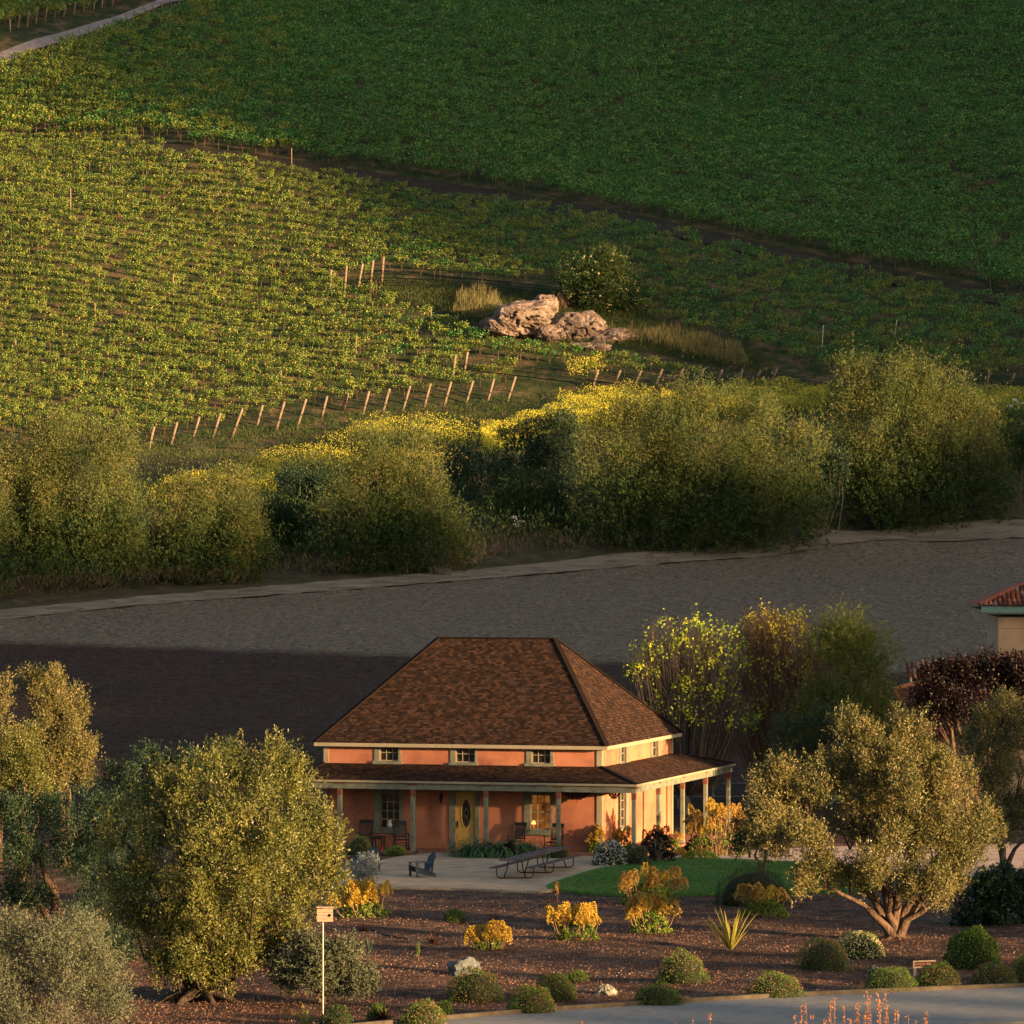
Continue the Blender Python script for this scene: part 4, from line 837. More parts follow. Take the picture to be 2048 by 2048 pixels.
# galvanised tub with a silver plant is built with the plants
M_tabtop = mnoisy('dark brown painted boards', [(0.04, 0.028, 0.028), (0.085, 0.06, 0.058), (0.14, 0.105, 0.10)], 2, 6, 0.6, 0.3, 10, stretch=(3, 1, 1))
M_pipe = plain('rusted brown steel pipe', (0.055, 0.03, 0.022), 0.7, 0.4)
def picnic():
    A = onpatio(1030, 1757); Bp = onpatio(1111, 1735.5); d = Bp - A; L = d.length; rz = math.atan2(d.y, d.x) - math.pi / 2
    t = empty('picnic_table', A, 0); tag(t, 'long dark brown picnic table with pipe frame legs on the patio', 'picnic table')
    X = Vector((1, 0, 0)); dn = d.normalized()
    def Pt(a, x, z): return d * a + X * x + Vector((0, 0, z))
    for k_ in range(5):     # table top boards
        x = (k_ - 2) * 0.17; mb = MB(); a, b_ = Pt(-0.13, x, 0.76), Pt(1.14, x, 0.76)
        mb.bar(a, b_, 0.166, 0.04); mb.build('top_plank', M_tabtop, t)
    for s in (-1, 1):
        for k_ in range(2):
            x = s * (0.70 + (k_ - 0.5) * 0.15); mb = MB(); mb.bar(Pt(-0.10, x, 0.45), Pt(1.11, x, 0.45), 0.147, 0.035); mb.build('bench_plank', M_tabtop, t)
    for a in (0.0, 0.5, 1.0):
        mb = MB(); prof = [(-0.70, 0.43), (-0.72, 0.30), (-0.70, 0.1), (-0.60, 0.025), (0.60, 0.025), (0.70, 0.1), (0.72, 0.30), (0.70, 0.43)]
        mb.tube([Pt(a, x, z) for x, z in prof], 0.024, 7)
        for s in (-1, 1): mb.tube([Pt(a, s * 0.42, 0.03), Pt(a, s * 0.30, 0.4), Pt(a, s * 0.26, 0.74)], 0.024, 7)
        mb.tube([Pt(a, -0.3, 0.73), Pt(a, 0.3, 0.73)], 0.02, 6)
        mb.build('leg_frame', M_pipe, t, True)
picnic()
# black bird (model) standing on the arm of the chair
def bird():
    p = onpatio(833, 1757); s = p.y / F; t = Vector((p.x, p.y, p.z + (1757 - 1705) * s))
    M = plain('black feathers', (0.012, 0.012, 0.016), 0.5)
    mb = MB(); mb.tube([(-0.16, 0, -0.02), (-0.09, 0, 0.01), (-0.02, 0, 0.035), (0.06, 0, 0.06), (0.10, 0, 0.09), (0.135, 0, 0.115), (0.16, 0, 0.11), (0.20, 0, 0.10)], [0.006, 0.022, 0.05, 0.055, 0.038, 0.036, 0.02, 0.003], 10)
    o = mb.build('bird', M, None, True, t); tag(o, 'small black bird perched on the arm of the side-facing blue patio chair', 'bird')
    for y in (-0.018, 0.018): mb = MB(); mb.tube([(0.02, y, 0.01), (0.015, y, -0.10)], 0.005, 5); mb.build('leg', M, o)
bird()
# birdhouse on a tall pole
def birdhouse():
    p = onpatio(646, 2031, 0.0); s = p.y / F; H = (2031 - 1843) * s
    t = empty('birdhouse', p, 0); tag(t, 'wooden birdhouse with round hole on a tall thin pale pole', 'birdhouse')
    M = mnoisy('weathered cedar boards', [(0.26, 0.17, 0.13), (0.36, 0.25, 0.19), (0.44, 0.32, 0.25)], 6, 6, 0.9, 0.3, stretch=(1, 1, 5))
    mb = MB(); mb.tube([(0, 0, -0.2), (0, 0, H)], 0.02, 8); mb.build('pole', plain('pale steel pole', (0.33, 0.33, 0.31), 0.4, 0.6), t)
    w1 = 31 * s; h1 = 26 * s; x0 = 4 * s; z0 = H
    for k_ in range(4): mb = MB(); mb.box((x0, -0.13, z0 + h1 * (k_ + 0.5) / 4), (w1 * (1 + 0.012 * (k_ % 2)), 0.02, h1 / 4 - 0.008)); mb.build('front_board', M, t)
    mb = MB(); mb.box((x0 - w1 / 2 + 0.01, 0, z0 + h1 / 2), (0.02, 0.236, h1)); mb.box((x0 + w1 / 2 - 0.01, 0, z0 + h1 / 2), (0.02, 0.236, h1)); mb.box((x0, 0.13, z0 + h1 / 2), (w1, 0.02, h1)); mb.build('box_side', M, t)
    mb = MB(); mb.box((x0, 0, z0 + 0.01), (w1 - 0.045, 0.23, 0.02)); mb.build('floor_board', M, t)
    mb = MB(); mb.box((x0, -0.02, z0 + h1 + 0.045), (w1 * 1.12, 0.36, 0.025)); mb.build('lid', M, t)
    for dx in (-0.4, -0.13, 0.13, 0.4): mb = MB(); mb.box((x0 + dx * w1, -0.12, z0 + h1 + 0.015), (0.03, 0.03, 0.034)); mb.build('spacer', M, t)
    mb = MB(); hx = x0 + w1 * 0.28; hz = z0 + h1 * 0.5
    mb.add([(hx + 0.05 * math.cos(a), -0.1425, hz + 0.05 * math.sin(a)) for a in np.linspace(0, 2 * math.pi, 21)[:-1]], [tuple(range(20))]); mb.build('entrance_hole', plain('dark hole', (0.008, 0.006, 0.005), 1.0), t)
birdhouse()
# road sign at the kerb
def sign():
    p = onpatio(1829, 1952, 0.0); s = p.y / F; t = empty('sign', p, 0); tag(t, 'small red brown garden sign with cream border and lettering by the kerb', 'sign')
    M1 = plain('cream sign paint', (0.62, 0.5, 0.34), 0.6); M2 = plain('red brown sign board', (0.22, 0.05, 0.02), 0.7); Mp = plain('pale post', (0.28, 0.27, 0.25), 0.8)
    zt = (1952 - 1921.5) * s; zb = (1952 - 1936) * s; x0 = -3 * s; x1 = 43 * s; tilt = 1.6 * s
    sk = (tilt) / (x1 - x0)
    def quad(xa, xb, za, zb_, y, th):
        mb = MB(); vs = [(x, yy, z + (x - x0) * sk) for yy in (y, y + th) for x, z in ((xa, za), (xb, za), (xb, zb_), (xa, zb_))]
        return mb.add(vs, [(0, 1, 2, 3), (7, 6, 5, 4), (0, 4, 5, 1), (1, 5, 6, 2), (2, 6, 7, 3), (3, 7, 4, 0)])
    quad(x0 + 0.03, x1 - 0.03, zb + 0.02, zt - 0.02, -0.02, 0.03).build('sign_board', M2, t)
    b_ = 0.038
    for q in ((x0, x1, zt - b_, zt), (x0, x1, zb, zb + b_), (x0, x0 + b_, zb + b_, zt - b_), (x1 - b_, x1, zb + b_, zt - b_)): quad(*q, -0.045, 0.06).build('border', M1, t)
    mb = MB(); mb.box((x0 + 0.06, 0.03, (zb + 0.02) / 2 - 0.1), (0.085, 0.085, zb + 0.18)); mb.build('sign_post', Mp, t); mb = MB(); mb.box((x1 - 0.06, 0.03, (zb + 0.02) / 2 - 0.1), (0.085, 0.085, zb + 0.18)); mb.build('sign_post', Mp, t)
    cu_ = bpy.data.curves.new('lettering', 'FONT'); cu_.body = 'El Rincón Adobe'; cu_.size = 0.092; cu_.extrude = 0.003; cu_.align_x = 'CENTER'; cu_.align_y = 'CENTER'; cu_.materials.append(M1)
    tmp = bpy.data.objects.new('lettering_source', cu_); me = bpy.data.meshes.new_from_object(tmp); me.name = 'lettering'; bpy.data.objects.remove(tmp); o = link('lettering', me, M1, t); o.location = ((x0 + x1) / 2, -0.026, (zb + zt) / 2 + tilt / 2); o.rotation_euler = (R(90), -math.atan(sk), 0)
sign()
# field fence behind the house to the right
Yf = 245.0
def fence():
    a = PT(1400, 1608, Yf); a.z = float(GZ(a.x, a.y)); t = empty('pipe_fence', a); tag(t, 'thin grey rail fence at the field edge behind the porch', 'fence')
    M = plain('grey weathered rail', (0.28, 0.28, 0.27), 0.8)
    for k_ in range(3): mb = MB(); mb.tube([(k_ * 1.6 - 1, 0, -0.1), (k_ * 1.6 - 1, 0, 1.35)], 0.05, 7); mb.build('fence_post', M, t)
    for z in (0.55, 1.15): mb = MB(); mb.tube([(-1.2, -0.06, z), (2.9, -0.06, z)], 0.025, 6); mb.build('rail', M, t)
fence()
# neighbouring buildings with clay tile roofs, right edge
M_tan = mnoisy('tan stucco wall', [(0.40, 0.27, 0.18), (0.47, 0.33, 0.23), (0.52, 0.37, 0.27)], 1.0, 6, 0.9, 0.2, 20)
M_teal = plain('faded teal fascia', (0.13, 0.26, 0.26), 0.6)
M_tiles = [plain('dark clay tile', (0.10, 0.035, 0.03), 0.8), plain('red clay tile', (0.24, 0.07, 0.04), 0.8), plain('grey worn clay tile', (0.22, 0.15, 0.13), 0.85), plain('orange clay tile', (0.34, 0.14, 0.07), 0.8)]
def tilemesh():
    mb = MB(); n_ = 6; vs = []
    for y, r0 in ((0, 0.105), (0.46, 0.085)):
        for rr_2 in (r0, r0 - 0.018):
            vs += [(rr_2 * math.cos(math.pi * k_ / n_), y, rr_2 * math.sin(math.pi * k_ / n_)) for k_ in range(n_ + 1)]
    m_ = n_ + 1
    f = [(k_, k_ + 1, 2 * m_ + k_ + 1, 2 * m_ + k_) for k_ in range(n_)] + [(m_ + k_ + 1, m_ + k_, 3 * m_ + k_, 3 * m_ + k_ + 1) for k_ in range(n_)] + [(k_ + 1, k_, m_ + k_, m_ + k_ + 1) for k_ in range(n_)]
    mb.add(vs, f); return mb.mesh('roof_tile', True)
TM = []
for m_ in M_tiles: q_ = tilemesh(); q_.materials.append(m_); TM.append(q_)
def tileroof(parent, a, b_, c, d, skip=None):
    """tiles laid on the sloping face a(eave left) b(eave right) c(top right) d(top left), local coordinates"""
    a, b_, c, d = map(Vector, (a, b_, c, d)); ux = (b_ - a).normalized(); nor = (b_ - a).cross(c - a).normalized(); uy = nor.cross(ux)
    W1 = (b_ - a).length; H1 = (c - a).dot(uy); cl, cr = (d - a).dot(ux), (c - a).dot(ux)
    mb = MB(); mb.add([a, b_, c, d], [(0, 1, 2, 3)]); deck = mb.build('roof_deck', M_tiles[0], parent)
    rr = random.Random(5); M4 = Matrix((ux, uy, nor)).transposed().to_4x4()
    for j in range(int(H1 / 0.38) + 1):
        y = j * 0.38 - 0.06; f = max(0, min(1, (y + 0.2) / H1)); xa, xb = cl * f, W1 + (cr - W1) * f
        for i in range(int(W1 / 0.23) + 1):
            x = i * 0.23 + 0.1
            if x < xa + 0.05 or x > xb - 0.02: continue
            o = bpy.data.objects.new('roof_tile', rr.choice([TM[0], TM[0], TM[1], TM[1], TM[2], TM[3]])); COL.objects.link(o); o.parent = deck
            o.matrix_local = Matrix.Translation(a + ux * (x + rr.uniform(-.012, .012)) + uy * y + nor * (0.01 + rr.uniform(0, .012))) @ M4 @ Matrix.Rotation(R(-2.2), 4, 'X')
def neighbour():
    Y = 258.0; s = Y / F; c0 = PT(1997, 1228, Y)
    t = empty('tile_roof_building', (c0.x, Y, 0)); tag(t, 'tan building with clay tile roof and teal fascia at the right frame edge', 'building')
    zt = c0.z; mb = MB()
    mb.box((4, 3, (zt + 0.3) / 2 - 0.5), (8, 6, zt + 0.4)); mb.build('wall', M_tan, t)
    mb = MB(); mb.box((4, -0.004, PT(1997, 1257, Y).z), (8.0, 0.01, 0.02)); mb.build('joint_line', plain('wall joint', (0.15, 0.10, 0.07), 0.9), t)
    ex = (1959 - 1997) * s; mb = MB(); za = PT(0, 1223, Y).z; mb.add([(ex, -0.9, za), (9, -0.9, za - 0.18), (9, -0.9, za + 0.14), (ex, -0.9, za + 0.26), (ex, -0.86, za), (9, -0.86, za - 0.18), (9, -0.86, za + 0.14), (ex, -0.86, za + 0.26)], [(0, 1, 2, 3), (7, 6, 5, 4), (0, 4, 5, 1), (3, 2, 6, 7), (0, 3, 7, 4)])
    mb.add([(ex, -0.87, za + 0.1), (9, -0.87, za - 0.05), (9, 6.5, za - 0.05), (ex, 6.5, za + 0.1)], [(0, 1, 2, 3)]); mb.build('fascia', M_teal, t)
    e = za + 0.30
    tileroof(t, (ex - 0.1, -0.98, e), (8, -0.98, e - 0.14), (8, 3.0, e + 1.9), (3.6, 3.0, e + 1.9))
    mb = MB(); mb.add([(ex - 0.1, -0.98, e), (3.6, 3.0, e + 1.9), (8, 3.0, e + 1.9), (8, 7, e), (ex - 0.1, 7, e)], [(0, 1, 4), (1, 2, 3, 4)]); mb.build('roof_slope', M_tiles[1], t)
    mb = MB(); mb.tube([(ex - 0.1, -0.98, e + 0.06), (3.6, 3.0, e + 1.96)], 0.1, 8); mb.build('hip_tile', M_tiles[1], t)
neighbour()
def lowroof():
    Y = 243.0; s = Y / F; A = PT(1790, 1385, Y)
    t = empty('low_tile_building', (A.x, Y, 0)); tag(t, 'low building with worn clay tile roof behind the purple plum tree', 'building')
    mb = MB(); mb.box((5, 3, (A.z - 1.2) / 2), (8.6, 5, A.z - 1.2)); mb.build('wall', M_tan, t)
    tileroof(t, (1.0, -1.6, A.z - 2.0), (8.5, -1.6, A.z - 1.2), (8.0, 2.6, A.z + 1.35 + 0.6), (0.0, 1.0, A.z + 0.05))
    mb = MB(); mb.tube([(0, 1.0, A.z + 0.12), (4.0, 1.8, A.z + 1.08), (8.0, 2.6, A.z + 2.05)], 0.11, 8); mb.build('ridge_tile', M_tiles[3], t)
    mb = MB(); mb.tube([(1.0, -1.6, A.z - 1.95), (0.0, 1.0, A.z + 0.1)], 0.11, 8); mb.build('ridge_tile', M_tiles[1], t)
    for px, y0, y1 in ((1820, 1375, 1355), (1990, 1335, 1321)):
        p = PT(px, y0, Y + 1.8); mb = MB(); mb.tube([(p.x - A.x, 1.3, p.z - 0.5), (p.x - A.x, 1.3, p.z + (y0 - y1) * s)], 0.055, 8); mb.build('vent_pipe', M_white, t)
lowroof()
# white bench slats and a parked shape glimpsed through the right olive
def gatebench():
    p = onpatio(1775, 1706, 0.05); t = empty('white_bench', p, 0.15); tag(t, 'white slatted bench seen through the gap in the right olive tree', 'bench')
    for z, dy in ((0.45, -0.2), (0.45, 0.0), (0.72, 0.22), (0.95, 0.26)):
        mb = MB(); mb.box((0, dy, z), (1.5, 0.12 if z < .5 else 0.03, 0.03 if z < .5 else 0.12)); mb.build('slat', M_white, t)
    for x in (-0.65, 0.65): 
        mb = MB(); mb.box((x, 0.24, 0.5), (0.06, 0.05, 1.0)); mb.build('leg', M_white, t); mb = MB(); mb.box((x, -0.22, 0.22), (0.06, 0.05, 0.44)); mb.build('leg', M_white, t)
gatebench()
# ---------------------------------------------------------------- foliage materials
L_olive = leafmat('olive leaves', [(0.018, 0.032, 0.012), (0.055, 0.068, 0.022), (0.15, 0.13, 0.045), (0.27, 0.22, 0.09)], 0.15, 0.45, 0.35, 0.5, gain=1.15)
L_oak = leafmat('evergreen leaves', [(0.014, 0.030, 0.010), (0.045, 0.062, 0.014), (0.11, 0.115, 0.025), (0.20, 0.185, 0.055)], 0.15, 0.45, 0.4, 0.6, gain=1.2)
L_dark = leafmat('dark blue green leaves', [(0.006, 0.020, 0.012), (0.013, 0.036, 0.020), (0.028, 0.058, 0.030), (0.06, 0.09, 0.04)], 0.2, 0.5, 0.3, 0.6, gain=1.0)
L_grey = leafmat('grey green leaves', [(0.05, 0.065, 0.04), (0.10, 0.125, 0.075), (0.17, 0.19, 0.12), (0.26, 0.27, 0.19)], 0.2, 0.6, 0.3, 0.8, gain=0.72)
L_lime = leafmat('lime spring leaves', [(0.12, 0.20, 0.02), (0.22, 0.32, 0.03), (0.36, 0.42, 0.04), (0.48, 0.48, 0.05)], 0.4, 0.55, 0.2, 0.8, gain=1.3)
L_yel = leafmat('yellow spring leaves', [(0.26, 0.26, 0.03), (0.42, 0.38, 0.04), (0.55, 0.44, 0.06)], 0.4, 0.55, 0.2, 0.8, gain=1.1)
L_feather = leafmat('feathery foliage', [(0.03, 0.055, 0.018), (0.06, 0.095, 0.026), (0.11, 0.135, 0.035), (0.17, 0.17, 0.05)], 0.3, 0.6, 0.2, 0.5, gain=1.1)
L_plum = leafmat('purple plum leaves', [(0.006, 0.003, 0.006), (0.012, 0.005, 0.009), (0.022, 0.007, 0.011), (0.05, 0.011, 0.014)], 0.15, 0.5, 0.3, 0.8, gain=0.38)
L_willow = leafmat('willow leaves', [(0.020, 0.045, 0.018), (0.048, 0.080, 0.026), (0.095, 0.108, 0.034), (0.25, 0.20, 0.07)], 0.3, 0.6, 0.2, 0.35, gain=1.3)
L_brush = leafmat('brush leaves', [(0.015, 0.035, 0.012), (0.035, 0.07, 0.02), (0.06, 0.10, 0.03), (0.10, 0.13, 0.045)], 0.3, 0.6, 0.2, 0.5, gain=0.95)
L_dry = leafmat('dry stalks', [(0.07, 0.045, 0.035), (0.13, 0.085, 0.06), (0.21, 0.15, 0.10), (0.30, 0.22, 0.14)], 0.2, 0.9, 0.1, 0.4, gain=1.1)
L_straw = leafmat('straw grass', [(0.10, 0.11, 0.045), (0.20, 0.18, 0.08), (0.32, 0.27, 0.14)], 0.3, 0.9, 0.1, 0.6)
L_must = leafmat('mustard flowers', [(0.30, 0.32, 0.04), (0.50, 0.47, 0.06), (0.68, 0.62, 0.10)], 0.3, 0.6, 0.1, 0.8)
L_muststem = leafmat('mustard stems', [(0.06, 0.12, 0.02), (0.14, 0.20, 0.03), (0.22, 0.24, 0.05)], 0.3, 0.7, 0.1, 0.6)
L_weed = leafmat('meadow weeds', [(0.03, 0.065, 0.02), (0.06, 0.10, 0.03), (0.10, 0.13, 0.04), (0.17, 0.16, 0.07)], 0.3, 0.8, 0.1, 0.3, gain=0.75)
L_cush = leafmat('cushion bush leaves', [(0.025, 0.055, 0.012), (0.05, 0.10, 0.018), (0.09, 0.15, 0.03), (0.14, 0.19, 0.05)], 0.25, 0.6, 0.2, 1.5, gain=1.15)
L_redfl = leafmat('reddish flower heads', [(0.14, 0.07, 0.03), (0.30, 0.10, 0.05), (0.42, 0.18, 0.11), (0.55, 0.40, 0.33)], 0.2, 0.7, 0.1, 2.0)
L_white = leafmat('white petals', [(0.5, 0.5, 0.45), (0.7, 0.7, 0.66), (0.8, 0.8, 0.78)], 0.3, 0.6, 0.1, 1.5)
L_cream = leafmat('cream petals', [(0.5, 0.42, 0.2), (0.7, 0.6, 0.3), (0.78, 0.72, 0.45)], 0.3, 0.6, 0.1, 1.5)
L_box = leafmat('boxwood leaves', [(0.008, 0.022, 0.008), (0.018, 0.045, 0.012), (0.04, 0.075, 0.018), (0.09, 0.12, 0.03)], 0.2, 0.5, 0.3, 1.5)
L_aeo = leafmat('succulent rosettes', [(0.05, 0.11, 0.015), (0.11, 0.20, 0.025), (0.20, 0.29, 0.04), (0.3, 0.36, 0.06)], 0.15, 0.45, 0.4, 1.5)
L_pan = leafmat('yellow flower cones', [(0.34, 0.21, 0.03), (0.50, 0.33, 0.05), (0.60, 0.43, 0.08), (0.64, 0.50, 0.12)], 0.25, 0.7, 0.1, 3.0)
L_pan2 = leafmat('faded tan flower cones', [(0.30, 0.18, 0.05), (0.42, 0.25, 0.07), (0.52, 0.33, 0.10), (0.5, 0.4, 0.12)], 0.2, 0.8, 0.1, 3.0)
L_black = leafmat('black succulent rosettes', [(0.004, 0.002, 0.003), (0.009, 0.004, 0.006), (0.018, 0.007, 0.009), (0.04, 0.010, 0.010)], 0.0, 0.4, 0.4, 2.0)
L_flax = leafmat('strap leaves', [(0.03, 0.07, 0.03), (0.05, 0.11, 0.05), (0.09, 0.16, 0.07), (0.16, 0.22, 0.11)], 0.2, 0.5, 0.3, 1.0)
L_gold = leafmat('golden flax leaves', [(0.16, 0.16, 0.03), (0.26, 0.24, 0.05), (0.38, 0.32, 0.07)], 0.25, 0.5, 0.3, 1.0)
L_bronze = leafmat('bronze spiky leaves', [(0.02, 0.012, 0.012), (0.05, 0.025, 0.02), (0.14, 0.05, 0.03)], 0.1, 0.5, 0.3, 1.5)
L_silver = leafmat('silver leaves', [(0.15, 0.18, 0.18), (0.26, 0.30, 0.30), (0.40, 0.44, 0.44)], 0.15, 0.6, 0.2, 2.0)
L_orange = leafmat('orange dried flower stalks', [(0.35, 0.12, 0.03), (0.55, 0.20, 0.05), (0.65, 0.30, 0.1)], 0.3, 0.7, 0.1, 2.0)
M_bark = mnoisy('olive bark', [(0.045, 0.03, 0.023), (0.10, 0.066, 0.048), (0.17, 0.115, 0.08)], 4, 8, 0.95, 0.9, 9, stretch=(1.6, 1.6, 0.5), bdist=0.06)
M_barkd = mnoisy('dark gnarled bark', [(0.018, 0.013, 0.011), (0.045, 0.033, 0.026), (0.09, 0.065, 0.05)], 4, 8, 0.95, 0.9, 9, stretch=(1.6, 1.6, 0.5), bdist=0.06)
M_twig = mnoisy('grey brown twigs', [(0.10, 0.082, 0.072), (0.17, 0.14, 0.12)], 3, 5, 0.95, 0.2)
M_twigo = mnoisy('orange brown twigs', [(0.17, 0.105, 0.075), (0.28, 0.17, 0.115)], 3, 5, 0.95, 0.2)

def tree(name, bpx, bpy_, Y, rows, label, cat, lmat, n_cl, tw, lv, trunk=True, r0=0.3, roots=False, group=None, limbt=None, barkm=None, lobes=(8, .36, 1.35), dy=10, **k):
    """bpx,bpy_: pixel of the foot (bpy_ None -> ground at depth Y); rows: crown clumps in pixels"""
    if bpy_ is not None: base = GM(bpx, bpy_); Y = base.y
    else: base = Vector(((bpx - CX) / F * Y, Y, float(GZ((bpx - CX) / F * Y, Y))))
    t = empty(name, base); tag(t, label, cat, group)
    rows = [(r_[0], r_[1] + dy) + tuple(r_[2:]) for r_ in rows]
    B = pxblobs(rows, Y, base)
    if trunk:
        mb = MB(); tg = limbt or [b_[:3] for b_ in B][::3]
        tg = [(x, y, z - 0.1) for x, y, z in tg]
        limbs(mb, (0, 0, -0.15), tg, r0, seed=int(bpx), wob=0.3, r1=0.025)
        if roots:
            rr = random.Random(int(bpx) + 1)
            for q in range(9):
                a = q * 0.7 + rr.uniform(-.2, .2); l = r0 * rr.uniform(1.8, 3.2)
                mb.tube([(0, 0, r0 * 1.6), (math.cos(a) * r0 * .9, math.sin(a) * r0 * .9, r0 * 0.7), (math.cos(a) * l, math.sin(a) * l, 0.06), (math.cos(a) * l * 1.35, math.sin(a) * l * 1.35, -0.15)], [r0 * .55, r0 * .5, r0 * .28, r0 * .1], 8)
        # finer branches inside the crown
        rr = random.Random(int(bpx) + 5)
        for bl in B:
            c = Vector(bl[:3])
            for q in range(2):
                d = Vector((rr.gauss(0, 1), rr.gauss(0, 1), abs(rr.gauss(0, .8)))).normalized()
                e = c + Vector((d.x * bl[3], d.y * bl[4], d.z * bl[5])) * 0.8
                mb.tube([c - Vector((0, 0, bl[5] * 0.5)), c.lerp(e, .45) + Vector((0, 0, .1)), e], [0.035, 0.022, 0.01], 5)
        mb.build('trunk', barkm or M_bark, t, True)
    crown('crown', lmat, t, subblobs(B, lobes[0], lobes[1], lobes[2], seed=int(bpx) + 77) , int(n_cl * 1.0), tw, lv, **k)
    return t, B

# ---------------------------------------------------------------- garden trees, left
OL = dict(L=0.082, W=0.036, tl=0.42, up=1.1, out=0.7, rndd=0.4, cr=0.09, shell=0.45)
big = [(335, 1600, 55, 75), (300, 1690, 45, 80, .5), (400, 1570, 65, 75), (470, 1530, 60, 50, .6), (545, 1530, 60, 55), (590, 1595, 55, 75), (635, 1655, 42, 62, .3), (660, 1700, 35, 55), (610, 1730, 60, 90), (530, 1660, 75, 110, -1.0), (440, 1680, 80, 120, -1.2), (370, 1740, 60, 110, -.6),
       (420, 1830, 60, 100, -1.4), (340, 1860, 40, 90, -.2), (500, 1800, 55, 110, -1.6), (560, 1800, 50, 80, -.6), (400, 1920, 50, 60, -1.0), (330, 1920, 30, 45), (470, 1900, 40, 50, -1.2), (520, 1600, 80, 80, 1.5), (430, 1780, 90, 130, 1.2), (380, 1850, 55, 90, -.8), (450, 1890, 60, 70, -.8), (520, 1870, 50, 65, -.5), (300, 1790, 45, 80), (560, 1860, 30, 45), (360, 1930, 50, 50, -1), (590, 1840, 40, 55, .3), (540, 1900, 35, 35, .6), (290, 1860, 45, 60, .5), (245, 1640, 40, 50, .8), (225, 1720, 42, 50, .8), (262, 1790, 45, 50, .4), (640, 1760, 45, 60, .4)]
tree('olive_tree', 402, 2000, 0, big, 'broad golden olive tree in front of the left end of the farmhouse', 'tree', L_oak, 2500, 5, 13, r0=0.36, roots=True, barkm=M_barkd, lobes=(6, .36, 1.8), dy=30, seed=11, **OL)
tree('olive_tree', 330, None, 196, [(235, 1590, 42, 45), (300, 1555, 60, 45), (370, 1555, 55, 45), (430, 1530, 50, 35), (270, 1650, 60, 60), (350, 1630, 70, 80)], 'dark green tree behind the broad golden olive, its top above the ploughed soil', 'tree', L_dark, 700, 5, 12, r0=0.25, seed=12, **OL)
tree('olive_tree', 120, None, 178, [(80, 1680, 75, 70), (160, 1650, 60, 60), (220, 1660, 50, 60), (60, 1770, 60, 90), (130, 1770, 80, 110), (210, 1780, 60, 110), (250, 1840, 55, 80), (40, 1640, 50, 40), (0, 1700, 50, 90), (30, 1830, 50, 60), (180, 1880, 70, 50, -6), (270, 1900, 50, 40, -6), (230, 1800, 70, 70, -4), (275, 1780, 45, 70, -3), (290, 1700, 35, 60, -2)], 'deep green shaded tree on the left between golden olives', 'tree', L_dark, 1200, 5, 12, r0=0.3, seed=13, **OL)
tree('olive_tree', 130, None, 214, [(70, 1385, 25, 45), (100, 1380, 28, 48), (140, 1410, 25, 45), (110, 1450, 55, 50), (150, 1490, 45, 50), (80, 1520, 50, 50), (140, 1560, 50, 50), (170, 1520, 26, 40)], 'tall golden olive with ragged top at the far left against dark soil', 'tree', L_olive, 900, 5, 13, r0=0.25, seed=14, **OL)
tree('olive_tree', -5, None, 212, [(0, 1390, 24, 45), (-20, 1450, 40, 60), (10, 1470, 28, 50), (-25, 1550, 50, 60), (-60, 1420, 40, 70)], 'golden olive cut by the left frame edge', 'tree', L_olive, 420, 5, 12, r0=0.2, seed=15, **OL)
tree('olive_tree', 45, None, 205, [(45, 1510, 45, 45), (60, 1555, 45, 55), (20, 1570, 45, 50), (75, 1600, 35, 40)], 'small yellow green olive low in front of the tall left one', 'tree', L_oak, 420, 5, 12, r0=0.15, seed=16, **OL)
tree('olive_tree', 100, None, 141, [(60, 1930, 95, 75), (150, 1930, 85, 70), (210, 1960, 45, 60), (0, 1980, 80, 90), (100, 2030, 120, 90), (200, 2040, 60, 60)], 'grey green young olive in the bottom left corner', 'tree', L_grey, 1500, 4, 12, r0=0.1, seed=17, L=0.065, W=0.025, tl=0.35, up=1.0, out=0.6, cr=0.14, shell=0.55)
tree('shrub', 650, 2008, 0, [(600, 1925, 55, 45), (650, 1905, 55, 38), (690, 1935, 50, 40), (625, 1955, 60, 35), (715, 1960, 32, 25), (570, 1945, 28, 30)], 'grey green rounded shrub on bare stems behind the birdhouse pole', 'shrub', L_grey, 900, 4, 10, r0=0.07, seed=18, L=0.07, W=0.04, tl=0.18, up=0.4, out=0.8, cr=0.10, shell=0.7)
# ---------------------------------------------------------------- garden trees, right
right_o = [(1540, 1590, 40, 55), (1560, 1660, 55, 55, -.6), (1600, 1700, 60, 50, -.8), (1650, 1740, 40, 35, -.8), (1620, 1610, 55, 60), (1650, 1530, 50, 50, .5), (1690, 1460, 35, 45, .4), (1740, 1500, 60, 55, .3), (1800, 1480, 55, 50), (1730, 1580, 70, 70, .6), (1820, 1570, 75, 80, -.3), (1900, 1570, 60, 70, .2), (1930, 1640, 50, 70), (1870, 1690, 70, 70, -.5), (1800, 1690, 50, 55, -.9), (1760, 1730, 38, 50, -1.2), (1850, 1770, 60, 45, -.8), (1920, 1740, 50, 50), (1960, 1660, 35, 60, .5), (1570, 1550, 30, 40, .4), (1700, 1650, 45, 50, 1.2), (1870, 1520, 40, 35, .3), (1700, 1745, 45, 35, -.5), (1600, 1755, 40, 30, -.8), (1890, 1760, 50, 40, -.5), (1530, 1640, 35, 50), (1760, 1640, 60, 50, .5)]
tr, B = tree('olive_tree', 1790, 1884, 0, right_o, 'large spreading olive with twisted orange lit trunk on the right', 'tree', L_olive, 2600, 5, 13, lobes=(6, .38, 1.5), dy=24, r0=0.21, roots=True, seed=21,
     limbt=None, **OL)
